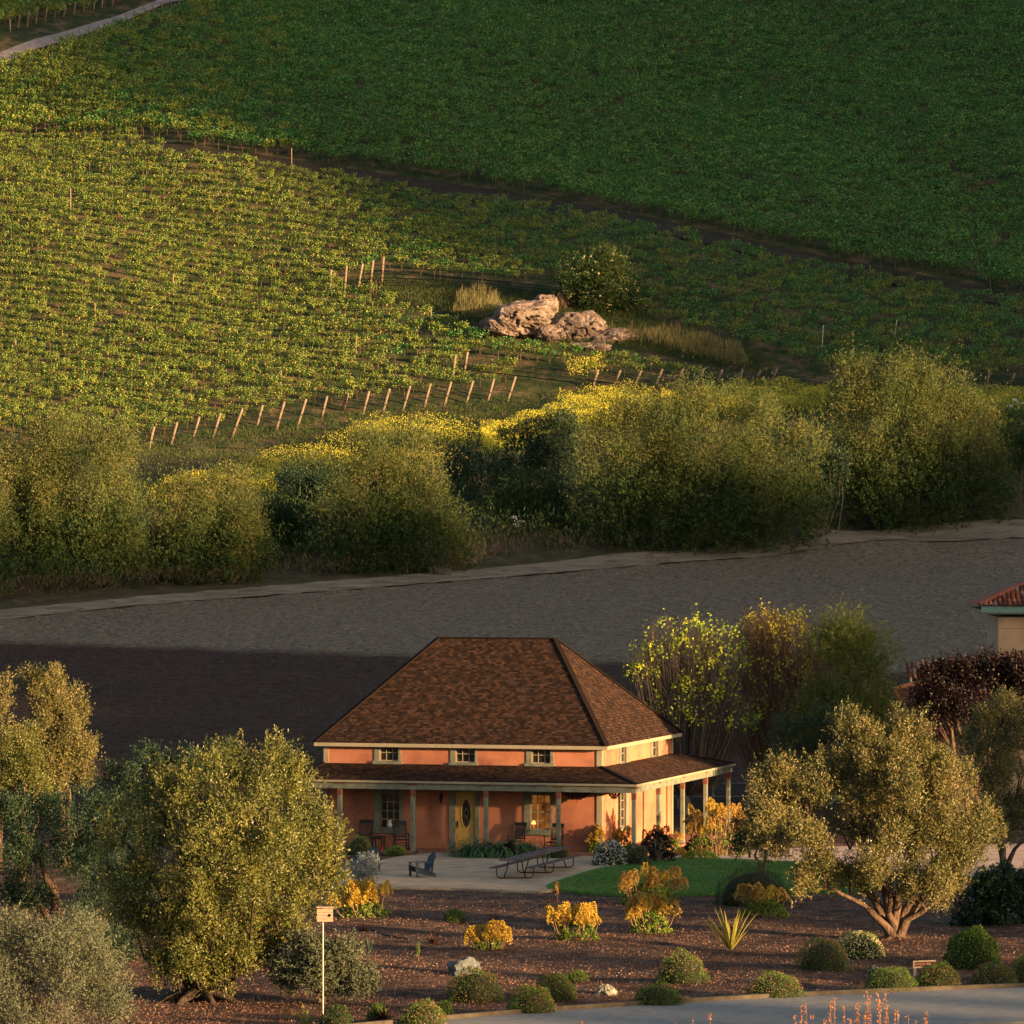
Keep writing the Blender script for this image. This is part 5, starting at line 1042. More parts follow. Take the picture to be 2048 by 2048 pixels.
tree('olive_tree', 2010, None, 207, [(1960, 1470, 40, 45), (2010, 1440, 45, 50), (2060, 1480, 50, 70), (1970, 1540, 50, 55), (2030, 1560, 55, 70), (2000, 1640, 45, 55), (2060, 1650, 50, 60), (1940, 1500, 26, 30)], 'olive with leaning trunk cut by the right frame edge', 'tree', L_olive, 900, 5, 12, r0=0.16, seed=22, **OL)
tree('shrub', 1520, None, 203, [(1515, 1660, 38, 50), (1550, 1680, 30, 45), (1500, 1690, 30, 30), (1545, 1640, 30, 30)], 'dark green bush at the left side of the large right olive', 'shrub', L_dark, 420, 4, 10, r0=0.08, seed=23, L=0.07, W=0.035, tl=0.25, up=.6, cr=.12, shell=.6)
tree('olive_tree', 1620, None, 232, [(1580, 1500, 45, 60), (1640, 1480, 50, 60), (1560, 1560, 40, 50), (1620, 1560, 60, 60), (1690, 1520, 50, 50)], 'dark tree behind the large right olive, left of its crown', 'tree', L_dark, 520, 5, 11, r0=0.2, seed=24, **OL)
FE = dict(L=0.16, W=0.03, tl=0.7, up=0.6, out=0.8, rndd=0.5, cr=0.3, shell=0.5)
tree('pepper_tree', 1690, None, 241, [(1690, 1262, 34, 30), (1660, 1305, 30, 40), (1730, 1320, 50, 55), (1690, 1330, 50, 60), (1750, 1390, 45, 50), (1700, 1430, 70, 60), (1640, 1440, 60, 60), (1770, 1450, 40, 50), (1600, 1480, 45, 45), (1720, 1490, 90, 50)], 'feathery green tree with golden top behind the right olives', 'tree', L_feather, 1500, 5, 11, r0=0.25, seed=25, **FE)
# trees beyond the right edge of the frame that shade the ground behind the large olive
for i, (x_, y_) in enumerate(((24.5, 182.5), (27.5, 190.0))):
    s_ = F / y_; cx_p = CX + x_ * s_
    def q_(dx, z, r_): return (cx_p + dx * s_, HY - (z - HC) * s_, r_ * s_, r_ * s_ * .9)
    tree('olive_tree', cx_p, None, y_, [q_(0, 3.6, 1.7), q_(-1.4, 2.6, 1.5), q_(1.5, 2.8, 1.5), q_(.6, 1.7, 1.3), q_(-.4, 4.6, 1.2)], ['nearer', 'farther'][i] + ' olive standing beyond the right edge of the frame', 'tree', L_olive, 420, 5, 11, r0=0.2, seed=61 + i, **OL)
# deciduous trees, twiggy with sparse new leaves
def twiggy(bpx, Y, rows, label, lmat, tmat, n_up, n_cl, seed, leaf_y):
    base = Vector(((bpx - CX) / F * Y, Y, float(GZ((bpx - CX) / F * Y, Y)))); t = empty('poplar_tree', base); tag(t, label, 'tree', 'twiggy spring trees behind the porch')
    B = pxblobs(rows, Y, base); rr = random.Random(seed); mb = MB()
    for q in range(n_up):
        bl = B[rr.randrange(len(B))]
        a = rr.uniform(0, 2 * math.pi); f = math.sqrt(rr.random())
        e = Vector((bl[0] + math.cos(a) * bl[3] * f, bl[1] + math.sin(a) * bl[4] * f, bl[2] + bl[5] * (1 - f * f) ** .5 * rr.uniform(0.5, 1.0)))
        s0 = Vector((e.x * 0.12, e.y * 0.12, 0.8 + rr.random() * 0.5)); mid = Vector((e.x * 0.6, e.y * 0.6, e.z * rr.uniform(.34, .5)))
        pts = [s0, s0.lerp(mid, .5) + Vector((0, 0, -0.2)), mid, mid.lerp(e, .5) + Vector((rr.uniform(-.12, .12), 0, 0)), e]
        mb.tube(pts, [0.030, 0.024, 0.018, 0.013, 0.006], 3)
        for z in range(5):
            g = rr.uniform(.2, .95); p = mid.lerp(e, g); d = Vector((rr.uniform(-.35, .35), rr.uniform(-.35, .35), rr.uniform(.5, .9)))
            mb.tube([p, p + d * 0.5, p + d], [0.011, 0.008, 0.004], 3)
    mb.tube([(0, 0, -.2), (0, 0, 1.2)], [0.28, 0.2], 8)
    mb.build('branches', tmat, t)
    r = np.random.default_rng(seed); Bn = np.asarray(B); nP = n_cl
    k = r.choice(len(Bn), nP, p=(Bn[:, 3] * Bn[:, 5]) / (Bn[:, 3] * Bn[:, 5]).sum()); d = nrm(r.normal(size=(nP, 3))); d[:, 2] = np.abs(d[:, 2]) * leaf_y + d[:, 2] * (1 - leaf_y)
    C = Bn[k, :3] + nrm(d) * Bn[k, 3:6] * (0.55 + 0.45 * r.random((nP, 1)) ** .5)
    P = (C[:, None, :] + r.normal(size=(nP, 8, 3)) * np.array([0.09, 0.09, 0.2])).reshape(-1, 3)
    D = nrm(r.normal(size=P.shape)); rn = np.repeat(r.random(nP), 8) * .6 + .4 * r.random(len(P))
    link('crown', fastmesh('crown', leaves(P, D, 0.11 + 0.06 * r.random(len(P)), 0.10, r), 3, rn), lmat, t)
    return t
twiggy(1370, 243, [(1290, 1350, 40, 75), (1330, 1310, 50, 80), (1390, 1300, 60, 75), (1440, 1330, 60, 90), (1300, 1430, 45, 60), (1370, 1430, 80, 90), (1450, 1450, 70, 80), (1410, 1390, 70, 90)], 'rounded twiggy tree with lime green new leaves behind the porch', L_lime, M_twig, 1000, 480, 31, 0.6)
twiggy(1560, 246, [(1530, 1270, 50, 60), (1580, 1290, 60, 70), (1500, 1300, 40, 70), (1640, 1320, 45, 60), (1560, 1360, 90, 70), (1500, 1420, 60, 70)], 'orange lit twiggy tree with yellow leaves right of the lime one', L_yel, M_twigo, 800, 330, 32, 0.85)
tree('plum_tree', 1950, None, 226, [(1880, 1400, 45, 50), (1840, 1430, 36, 40), (1930, 1385, 40, 50), (1990, 1375, 50, 50), (2040, 1365, 50, 50), (1900, 1450, 70, 60), (1990, 1440, 90, 80), (2060, 1420, 60, 90), (1860, 1360, 18, 30), (1905, 1350, 16, 30)], 'dark purple leaved plum tree in front of the clay tile roof', 'tree', L_plum, 1100, 5, 11, r0=0.2, seed=33, L=0.09, W=0.06, tl=0.5, up=1.2, out=.5, rndd=.4, cr=.15, shell=.5)
tree('shrub', 2010, None, 186, [(1960, 1800, 40, 40), (2010, 1790, 55, 50), (2060, 1800, 60, 70), (1950, 1850, 35, 35), (2020, 1860, 60, 50), (1985, 1770, 35, 30)], 'blue green broadleaf shrub with pale tips below the right edge olive', 'shrub', L_dark, 520, 4, 11, r0=0.08, seed=34, L=0.12, W=0.06, tl=0.2, up=0.5, cr=.12, shell=.65)

# ---------------------------------------------------------------- round garden bushes
def domemesh(rx, ry, rz, n, L, W, seed, up=0.5, lump=0.1):
    r = np.random.default_rng(seed); d = nrm(r.normal(size=(n, 3))); d[:, 2] = np.abs(d[:, 2]) * 1.05 - 0.05
    f = 0.86 + 0.16 * r.random(n) ** .5 + lump * np.sin(d[:, 0] * 6 + seed) * np.cos(d[:, 1] * 5 + d[:, 2] * 7)
    P = d * np.array([rx, ry, rz]) * f[:, None]; P[:, 2] = np.maximum(P[:, 2], 0.01)
    D = nrm(d * 0.8 + np.array([0, 0, up]) + r.normal(size=(n, 3)) * 0.55)
    return leaves(P, D, L * (0.7 + .6 * r.random(n)), W, r), r.random(n), d
M_core = plain('dark stems', (0.02, 0.022, 0.012), 1.0)
def bush(px0, px1, py0, py1, label, lmat, fl=None, nfl=0, seed=1, n=4200, L=0.05, W=0.022, name='cushion_bush', cat='bush', group=None, flsz=0.03, top=False, fy=None, dens=1.0):
    base = GM((px0 + px1) / 2, py1 - 6); s = base.y / F; rx = (px1 - px0) / 2 * s; rz = (py1 - py0 - 3) * s * 0.96; ry = rx * 0.95
    q, rn, d = domemesh(rx, ry, rz, int(n * dens), L, W, seed)
    o = link(name, fastmesh(name, q, 3, rn), lmat, None, base); tag(o, label, cat, group)
    mb = MB(); prof = [(rx * math.cos(a) * .84, rz * math.sin(a) * .84) for a in np.linspace(0, math.pi / 2 * .96, 7)]; mb.lathe(prof, n=18); mb.build('stem_core', M_core, o, True)
    if fl is not None:
        r = np.random.default_rng(seed + 50); d = nrm(r.normal(size=(nfl, 3))); d[:, 2] = np.abs(d[:, 2]) if not top else np.abs(d[:, 2]) * .6 + .4; d = nrm(d)
        P = d * np.array([rx, ry, rz]) * (0.98 + 0.09 * r.random((nfl, 1))); D = nrm(r.normal(size=(nfl, 3)))
        link('flowers', fastmesh('flowers', leaves(P, D, flsz * (0.7 + .7 * r.random(nfl)), flsz * .9, r), 3, r.random(nfl)), fl, o)
    return o
G1 = 'clipped cushion bushes in the garden bed'
bush(895, 1006, 1938, 2006, 'flowery mound bush in front of the blue grey boulder', L_cush, L_redfl, 900, 41, group=G1)
bush(1014, 1112, 1972, 2038, 'pale pink dotted mound bush by the kerb, third from the left', L_cush, L_redfl, 900, 42, group=G1)
bush(1064, 1152, 1950, 2006, 'low reddish mound bush touching the one nearer the kerb', L_cush, L_redfl, 700, 43, group=G1)
bush(798, 892, 2002, 2062, 'mound bush with pale flowers cut by the bottom edge', L_cush, L_redfl, 900, 44, group=G1)
bush(1262, 1368, 1969, 2022, 'plain green clipped mound bush beside the kerb at bottom centre', L_cush, L_redfl, 90, 45, group=G1)
bush(1312, 1416, 1902, 1974, 'tall rounded mound bush with orange red top right of the garden centre', L_cush, L_redfl, 620, 46, group=G1, top=True)
bush(1493, 1610, 1946, 2006, 'mound bush with rusty top near the kerb right of centre', L_cush, L_redfl, 620, 47, group=G1, top=True)
bush(1590, 1700, 1876, 1953, 'red topped mound bush in front of the cream flowered shrub', L_cush, L_redfl, 1100, 48, group=G1, top=True)
bush(1730, 1835, 1936, 1994, 'green mound bush left of the little sign', L_cush, L_redfl, 120, 49, group=G1)
bush(1832, 1920, 1926, 1984, 'red flowered mound bush right under the little sign', L_cush, L_redfl, 1000, 50, group=G1)
bush(1939, 2036, 1926, 1981, 'red and pink dotted mound bush right of the sign', L_cush, L_redfl, 1000, 51, group=G1)
bush(2018, 2100, 1908, 1968, 'mound bush at the right frame edge', L_cush, L_redfl, 500, 52, group=G1)
bush(1430, 1582, 1733, 1812, 'big dark clipped boxwood on the lawn edge', L_box, None, 0, 53, n=7000, name='boxwood', cat='shrub')
bush(888, 932, 1822, 1856, 'small bright green tufted bush alone in the mulch', L_cush, None, 0, 54, n=1500, L=0.09, W=0.02)
bush(640, 706, 2012, 2062, 'dark green bush at the foot of the birdhouse pole', L_box, None, 0, 55, n=2500)
bush(735, 775, 2012, 2050, 'small green clump left of the dark flax at the bottom', L_cush, None, 0, 56, n=1200, L=.08)
bush(1136, 1176, 1946, 1968, 'low bright green herb patch between mound bushes', L_cush, None, 0, 57, n=900, L=.08)
bush(872, 905, 2006, 2034, 'small soft green tuft beside a mound bush at the bottom', L_cush, None, 0, 58, n=700, L=.08)
bush(1184, 1258, 1684, 1738, 'white flowering round shrub at the patio corner', L_box, L_white, 1400, 59, n=4000, name='flowering_shrub', cat='shrub', flsz=0.055, L=.07)
bush(1246, 1300, 1690, 1738, 'pale sage green bushy shrub right of the white flowering one', L_grey, None, 0, 60, n=2600, name='shrub', cat='shrub', L=.08)
bush(1672, 1768, 1866, 1924, 'loose shrub covered in cream white flowers near the right olive trunk', L_cush, L_cream, 1500, 61, n=2600, name='flowering_shrub', cat='shrub', flsz=0.06, L=.09)
bush(1735, 1760, 1935, 1955, 'few white flowers behind the green mound bush by the sign', L_cush, L_white, 90, 62, n=500, name='flowering_shrub', cat='shrub', flsz=0.05)
bush(1888, 2000, 1858, 1940, 'rounded yellow green shrub right of the large olive trunk', L_cush, None, 0, 63, n=4500, L=0.085, W=0.05, name='shrub', cat='shrub')
bush(1020, 1080, 1690, 1716, 'low mossy green mound under the picnic table', L_cush, None, 0, 64, n=1500)
bush(1095, 1138, 1690, 1724, 'olive green mound beyond the far end of the picnic table', L_cush, None, 0, 65, n=1500)
bush(770, 815, 1694, 1716, 'yellowish ground bush at the porch edge behind the patio chair', L_aeo, None, 0, 66, n=1300)
bush(690, 745, 1672, 1714, 'yellow green bush between olive and porch chairs', L_aeo, None, 0, 67, n=1500)
# ---------------------------------------------------------------- succulents with flower cones
def panmesh(seed):
    r = np.random.default_rng(seed); n = 230; t = r.random(n) ** .8; a = r.random(n) * 2 * math.pi; lv = np.floor(t * 8) / 8
    rad = 0.185 * (1 - t) ** 0.7 * (0.8 + 0.35 * (t * 8 - lv * 8)) + 0.01
    P = np.stack([np.cos(a) * rad, np.sin(a) * rad, 0.02 + t * 0.46], 1); D = nrm(np.stack([np.cos(a), np.sin(a), np.full(n, .35)], 1) + r.normal(size=(n, 3)) * .35)
    me = fastmesh('flower_cone', leaves(P, D, 0.065, 0.055, r), 3, r.random(n)); return me
PANY = [panmesh(i) for i in (1, 2)]; PANT = []
for i in (1, 2): m_ = panmesh(i + 5); m_.materials.append(L_pan2); PANT.append(m_)
for m_ in PANY: m_.materials.append(L_pan)
def aeonium(px0, px1, py0, py1, label, ncone, tan=0.2, seed=1, green=0.55, nros=220, mat=None, coney=0.45, csc=1.0, basefrac=0.55):
    """py1 foot, py0 top of cones; cones stand above a mound of rosettes"""
    base = GM((px0 + px1) / 2, py1 - 4); s = base.y / F; rx = (px1 - px0) / 2 * s; H = (py1 - py0) * s
    t = empty('succulent', base); tag(t, label, 'succulent', 'flowering succulents')
    r = np.random.default_rng(seed); rr = random.Random(seed); hz = H * basefrac
    n = nros; d = nrm(r.normal(size=(n, 3))); d[:, 2] = np.abs(d[:, 2]); C = d * np.array([rx * .82, rx * .7, hz]) * (0.8 + .2 * r.random((n, 1)))
    C = np.repeat(C, 14, 0); od = np.repeat(d, 14, 0); D = nrm(r.normal(size=C.shape) * .8 + od * .7)
    link('rosettes', fastmesh('rosettes', leaves(C, D, 0.085, 0.05, r), 3, np.repeat(r.random(n), 14) * .6 + .4 * r.random(len(C))), mat or L_aeo, t)
    mb = MB(); st = []
    for q in range(ncone):
        x = rx * rr.uniform(-.92, .92); y = rx * .6 * rr.uniform(-1, .9); e = math.sqrt(max(0, 1 - (x / rx) ** 2)); sc = rr.uniform(.75, 1.25) * csc
        z = max(0.1, H - 0.5 * sc) * (0.2 + 0.8 * rr.uniform(coney, 1.0) * (0.55 + .45 * e))
        o = bpy.data.objects.new('flower_cone', rr.choice(PANT if rr.random() < tan else PANY)); COL.objects.link(o); o.parent = t
        o.location = (x, y, z); o.scale = (sc, sc, sc * rr.uniform(.9, 1.25)); o.rotation_euler = (rr.uniform(-.25, .25), x / rx * .45 + rr.uniform(-.2, .2), rr.random() * 6)
        mb.tube([(x * .5, y * .5, 0), (x * .85, y * .85, z * .6), (x, y, z + 0.1)], [0.025, 0.018, 0.012], 5)
    mb.build('stems', M_twigo, t)
    return t
aeonium(666, 796, 1762, 1846, 'bright yellow orange flowering succulent clump below the silver potted plant', 30, .1, 71, nros=260)
aeonium(937, 1016, 1846, 1908, 'small yellow flowering succulent clump in the centre of the mulch bed', 15, .2, 72, nros=110)
aeonium(1097, 1211, 1802, 1892, 'yellow orange flowering succulent clump right of the bed centre', 28, .25, 73, nros=240)
aeonium(1227, 1373, 1734, 1818, 'largest tan and green succulent clump at the lawn edge', 24, .8, 74, nros=320)
aeonium(1250, 1353, 1788, 1872, 'orange flowering succulent clump in front of the largest tan one', 28, .45, 75, nros=220)
aeonium(1466, 1590, 1764, 1846, 'green succulent clump with few tall tan cones before the boxwood', 12, .8, 76, nros=330, coney=.35)
aeonium(1366, 1500, 1598, 1716, 'big mass of orange flower cones at the far end of the side porch', 46, .5, 77, nros=300, coney=.2)
aeonium(1172, 1214, 1656, 1712, 'yellow green succulent against the stucco at the patio corner', 9, .3, 78, nros=170, coney=.3)
aeonium(1205, 1270, 1648, 1705, 'green succulent with cones under the side window', 9, .8, 79, nros=130, coney=.4, csc=.9)
aeonium(1290, 1370, 1652, 1708, 'green succulents with cones in front of the side porch posts', 10, .7, 80, nros=160, coney=.4)
aeonium(500, 556, 1868, 1925, 'yellow succulent clump half hidden between the big olive and grey shrub', 9, .2, 81, nros=130)
aeonium(505, 545, 1822, 1860, 'small orange succulent clump behind the big olive skirt', 7, .6, 82, nros=80)
aeonium(1350, 1450, 1690, 1724, 'low red and yellow succulents at the bend of the path', 6, .6, 83, nros=160, coney=.1, csc=.7)
def blackaeo(px0, px1, py0, py1, label, seed, n=330):
    base = GM((px0 + px1) / 2, py1 - 4); s = base.y / F; rx = (px1 - px0) / 2 * s; H = (py1 - py0) * s; r = np.random.default_rng(seed)
    t = empty('dark_succulent', base); tag(t, label, 'succulent', 'black rosette succulents')
    d = nrm(r.normal(size=(n, 3))); d[:, 2] = np.abs(d[:, 2]); C = d * np.array([rx, rx * .8, H]) * (0.8 + .2 * r.random((n, 1))); C = np.repeat(C, 14, 0); od = np.repeat(d, 14, 0)
    link('rosettes', fastmesh('rosettes', leaves(C, nrm(r.normal(size=C.shape) * .8 + od), 0.085, 0.045, r), 3, np.repeat(r.random(n), 14) * .6 + .4 * r.random(len(C))), L_black, t)
    mb = MB(); rr = random.Random(seed)
    for q in range(14): a = rr.random() * 6.28; f = rr.random() * .8; mb.tube([(0, 0, 0), (math.cos(a) * rx * f * .6, math.sin(a) * rx * f * .6, H * .4), (math.cos(a) * rx * f, math.sin(a) * rx * f, H * .85 * math.sqrt(1 - f * f))], [.04, .03, .02], 5)
    mb.build('stems', M_twig, t)
blackaeo(1276, 1350, 1664, 1730, 'large black rosette succulent at the corner of the side porch', 84)
blackaeo(1365, 1430, 1674, 1714, 'dark red rosette succulent in front of the orange flower mass', 85, 220)
blackaeo(998, 1034, 1688, 1722, 'black rosette succulent left of the picnic table top', 86, 120)
blackaeo(1085, 1122, 1680, 1706, 'black rosette succulent behind the far end of the picnic table', 87, 120)
# ---------------------------------------------------------------- strap leaved plants
def strap_arrays(n, h, spread, w_, r, droop=0.5, c=(0, 0, 0), stiff=False):
    qs = []; a = r.random(n) * 2 * math.pi; L = h * (0.6 + .5 * r.random(n)); tilt = spread * (0.15 + .85 * r.random(n) ** (.6)); seg = 5
    out = np.stack([np.cos(a), np.sin(a), np.zeros(n)], 1); side = np.stack([-np.sin(a), np.cos(a), np.zeros(n)], 1)
    def pt(f):
        ang = tilt + droop * f * f * (1 + tilt)
        return out * (np.sin(ang) * L * f)[:, None] + np.array([0, 0, 1.]) * (np.cos(np.minimum(ang, 2.2)) * L * f)[:, None]
    c0 = np.asarray(c) + out * 0.04
    for i in range(seg):
        f0, f1 = i / seg, (i + 1) / seg; w0 = w_ * (1 - f0 ** 3) * (.6 + .4 * min(1, f0 * 4)); w1 = w_ * (1 - f1 ** 3) * .9 + .002
        p, q = pt(f0) + c0, pt(f1) + c0
        qs.append(np.stack([p - side * w0 / 2, p + side * w0 / 2, q + side * w1 / 2, q - side * w1 / 2], 1))
    Q = np.stack(qs, 1).reshape(-1, 3); return Q, np.repeat(r.random(n), seg)
def strap(px, py, h, spread, w_, n, mat, label, name, cat='plant', droop=.5, group=None, seed=1, clumps=None, z=0.0):
    base = GM(px, py); r = np.random.default_rng(seed); Qs = []; Rs = []
    for c in (clumps or [(0, 0, 0)]): Q, rn = strap_arrays(n, h, spread, w_, r, droop, c); Qs.append(Q); Rs.append(rn)
    o = link(name, fastmesh(name, np.concatenate(Qs), 4, np.concatenate(Rs)), mat, None, base); tag(o, label, cat, group); return o
strap(1462, 1899, 1.5, 0.8, 0.08, 46, L_gold, 'golden flax with stiff upright leaves in the open mulch', 'flax_plant', seed=91, droop=.05)
cl = [(x, y, 0) for x, y in zip(np.random.default_rng(3).uniform(-1.5, 1.7, 16), np.random.default_rng(4).uniform(-.5, .5, 16))]
strap(1000, 1716, 1.45, 1.0, .05, 80, L_flax, 'mass of dark green strappy leaves between the yellow door and picnic table', 'strappy_plant', seed=92, clumps=cl, droop=.8)
strap(990, 1848, .45, 1.1, .045, 50, L_bronze, 'dark spiky bronze plant in the mulch, right of the small green tuft', 'spiky_plant', seed=93, droop=.1, group='bronze spiky plants')
strap(726, 1868, .5, 1.1, .045, 50, L_bronze, 'spiky bronze plant below the brightest yellow succulent', 'spiky_plant', seed=94, droop=.1, group='bronze spiky plants')
strap(868, 1888, .45, 1.1, .045, 50, L_bronze, 'nearly black spiky plant left of the small yellow succulent', 'spiky_plant', seed=95, droop=.1, group='bronze spiky plants')
strap(1106, 1812, .5, 1.1, .045, 40, L_bronze, 'bronze spiky plant behind the right of centre yellow succulent', 'spiky_plant', seed=96, droop=.1, group='bronze spiky plants')
strap(768, 2046, .7, .9, .06, 60, L_bronze, 'dark flax cut by the bottom edge left of centre', 'flax_plant', seed=97, droop=.3)
strap(612, 2052, .8, .8, .05, 26, L_gold, 'pale yellow flax at the bottom left of the birdhouse pole', 'flax_plant', seed=98, droop=.3)
strap(738, 1905, .6, .25, .03, 16, L_flax, 'thin upright green shoots behind the grey shrub', 'shoots', seed=99, droop=.1)
def flowerstalk(px, y0, y1, label, mat, seed, z=0.0):
    p = GM(px, y0); s = p.y / F; h = (y0 - y1) * s; r = np.random.default_rng(seed); o = empty('flower_stalk', p); tag(o, label, 'flower stalk')
    mb = MB(); mb.tube([(0, 0, -.05), (.02, 0, h)], [.012, .006], 5); mb.build('stem', M_twigo, o)
    n = 60; t = r.random(n); P = np.stack([r.normal(size=n) * .03, r.normal(size=n) * .03, h * (.45 + .55 * t)], 1)
    link('blossom', fastmesh('blossom', leaves(P, nrm(r.normal(size=(n, 3))), .06, .04, r), 3, r.random(n)), mat, o)
flowerstalk(1114, 1812, 1764, 'thin orange flower stalk rising from a bronze spiky plant', L_orange, 101)
flowerstalk(837, 1930, 1886, 'thin stake with a pale green sprout in the dark mulch', L_cush, 102)
# silver plant in a galvanised tub
p = onpatio(733, 1772); t = empty('potted_plant', p); tag(t, 'silver leaved plant in a ribbed galvanised tub on the patio', 'potted plant')
mb = MB(); mb.lathe([(0.22, 0), (0.24, 0.02), (0.265, 0.12), (0.275, 0.13), (0.27, 0.15), (0.285, 0.24), (0.295, 0.25), (0.29, 0.27), (0.30, 0.38), (0.32, 0.40), (0.30, 0.41)], (0.12, 0, 0), 24); mb.build('tub', plain('galvanised steel', (0.45, 0.45, 0.44), 0.45, 0.7), t, True)
q, rn, P_, td_, TL_ = crown_arrays([(0, 0, .66, .5, .42, .36), (-.1, 0, .45, .42, .36, .26)], 110, 4, 11, L=.09, W=.03, tl=.22, up=.9, cr=.06, shell=.6, seed=9); link('silver_foliage', fastmesh('silver_foliage', q, 3, rn), L_silver, t)
# boulders
def rock(name, base, rx, ry, rz, seed, mat, label=None, cat='rock', parent=None, sub=4, amp=.35, loc0=None, group=None, sink=.25):
    bm = bmesh.new(); bmesh.ops.create_icosphere(bm, subdivisions=sub, radius=1.0)
    for v in bm.verts:
        p = v.co.copy(); n1 = mnoise.noise(p * 1.3 + Vector((seed, 0, 0))); n2 = mnoise.noise(p * 3.1 + Vector((0, seed, 0))); n3 = mnoise.noise(p * 7.5 + Vector((0, 0, seed)))
        rd = abs(mnoise.noise(p * 2.2 + Vector((seed * 2, 1, 0))))
        v.co = p * (1 + amp * n1 + amp * .45 * n2 + amp * .2 * n3 - rd * amp * .8)
        v.co = Vector((v.co.x * rx, v.co.y * ry, (v.co.z - 0 + (1 - sink) * .0) * rz))
    me = bpy.data.meshes.new(name); bm.to_mesh(me); bm.free(); o = link(name, me, mat, parent, base)
    if label: tag(o, label, cat, group)
    return o
M_rockb = mnoisy('blue grey boulder', [(0.06, 0.075, 0.085), (0.11, 0.125, 0.13), (0.17, 0.18, 0.18)], 3, 8, 0.9, 0.6, 12)
M_rockp = mnoisy('pale lichen rock', [(0.12, 0.12, 0.10), (0.22, 0.21, 0.17), (0.32, 0.31, 0.26)], 5, 8, 0.9, 0.6, 14)
rock('boulder', GM(930, 1962) + Vector((0, 1.2, 0.1)), .58, .5, .55, 3, M_rockb, 'blue grey boulder half hidden behind a mound bush', 'boulder')
rock('boulder', GM(1211, 1992) + Vector((0, .2, 0.06)), .32, .3, .26, 8, M_rockp, 'pale lichen spotted rock alone in the front mulch', 'boulder')
rock('boulder', GM(1567, 1934) + Vector((0, .1, 0.04)), .10, .1, .09, 12, plain('pinkish stone', (0.5, 0.33, 0.27), .9), 'tiny pinkish stone in the mulch left of the red topped bush', 'boulder', sub=3)
# drip hoses
def hose(px, label):
    pts = [GM(*p) for p in px]; P = []
    for i in range(len(pts) - 1):
        for f in np.linspace(0, 1, 8)[:-1]:
            q = pts[i].lerp(pts[i + 1], f); P.append((q.x + .05 * math.sin(q.x * 3), q.y + .1 * math.sin(q.x * 2.2), float(mdisp(np.array([q.x]), np.array([q.y]))[0]) * 1.0 + 0.012))
    mb = MB(); mb.tube(P, 0.02, 5); tag(mb.build('drip_hose', M_black), label, 'hose', 'drip hoses on the mulch')
hose([(745, 1868), (780, 1876), (820, 1881)], 'short black hose running right from the spiky plant under the yellow succulent')
hose([(735, 1928), (820, 1922), (890, 1914), (948, 1907)], 'long black hose crossing the dark mulch to the small yellow succulent')
hose([(1012, 1838), (1050, 1830), (1100, 1815)], 'black hose between two bronze spiky plants')
hose([(1350, 1858), (1420, 1850), (1500, 1842)], 'thin black hose right of the orange succulent clump')
# orange stalks rising from below the frame beside the road
def stalks():
    rr = random.Random(8); T = [(1590, 2032), (1602, 2012), (1612, 2006), (1660, 2000), (1668, 1996), (1688, 2010), (1712, 2008), (1716, 2004), (1734, 1980), (1740, 1990), (1757, 1988), (1760, 2002), (1771, 1984), (1775, 2012), (1790, 2022), (1795, 2018), (1816, 2028), (1853, 2022), (1830, 2040), (1850, 2035), (1700, 2036), (1650, 2034), (1625, 2030), (1730, 2030), (1770, 2034), (1162, 2042), (1351, 2041), (1420, 2026), (1386, 2040)]
    for i, (px, py) in enumerate(T):
        Y = 142 + rr.uniform(-2, 2); q = PT(px, py, Y); h = q.z; n = 46; r = np.random.default_rng(i + 300)
        o = empty('dried_stalk', (q.x, Y, 0)); tag(o, ('%s orange dried flower stalk from the left in front of the road' % (ORD[i - 0] if i < 23 else ORD[i - 23] + ' lower')) if i < 25 else '%s lone orange stalk tip from the left at the bottom edge' % ORD[i - 25], 'dried flower', 'orange dried stalks before the road')
        mb = MB(); mb.tube([(rr.uniform(-.1, .1), 0, -.1), (.03, 0, h * .5), (0, 0, h - .02)], [.012, .009, .005], 5); mb.build('stem', M_twigo, o)
        t_ = r.random(n); P = np.stack([r.normal(size=n) * .022, r.normal(size=n) * .022, h - t_ * .75], 1)
        link('seed_heads', fastmesh('seed_heads', leaves(P, nrm(r.normal(size=(n, 3)) + [0, 0, .6]), .055, .035, r), 3, r.random(n)), L_orange, o)
stalks()

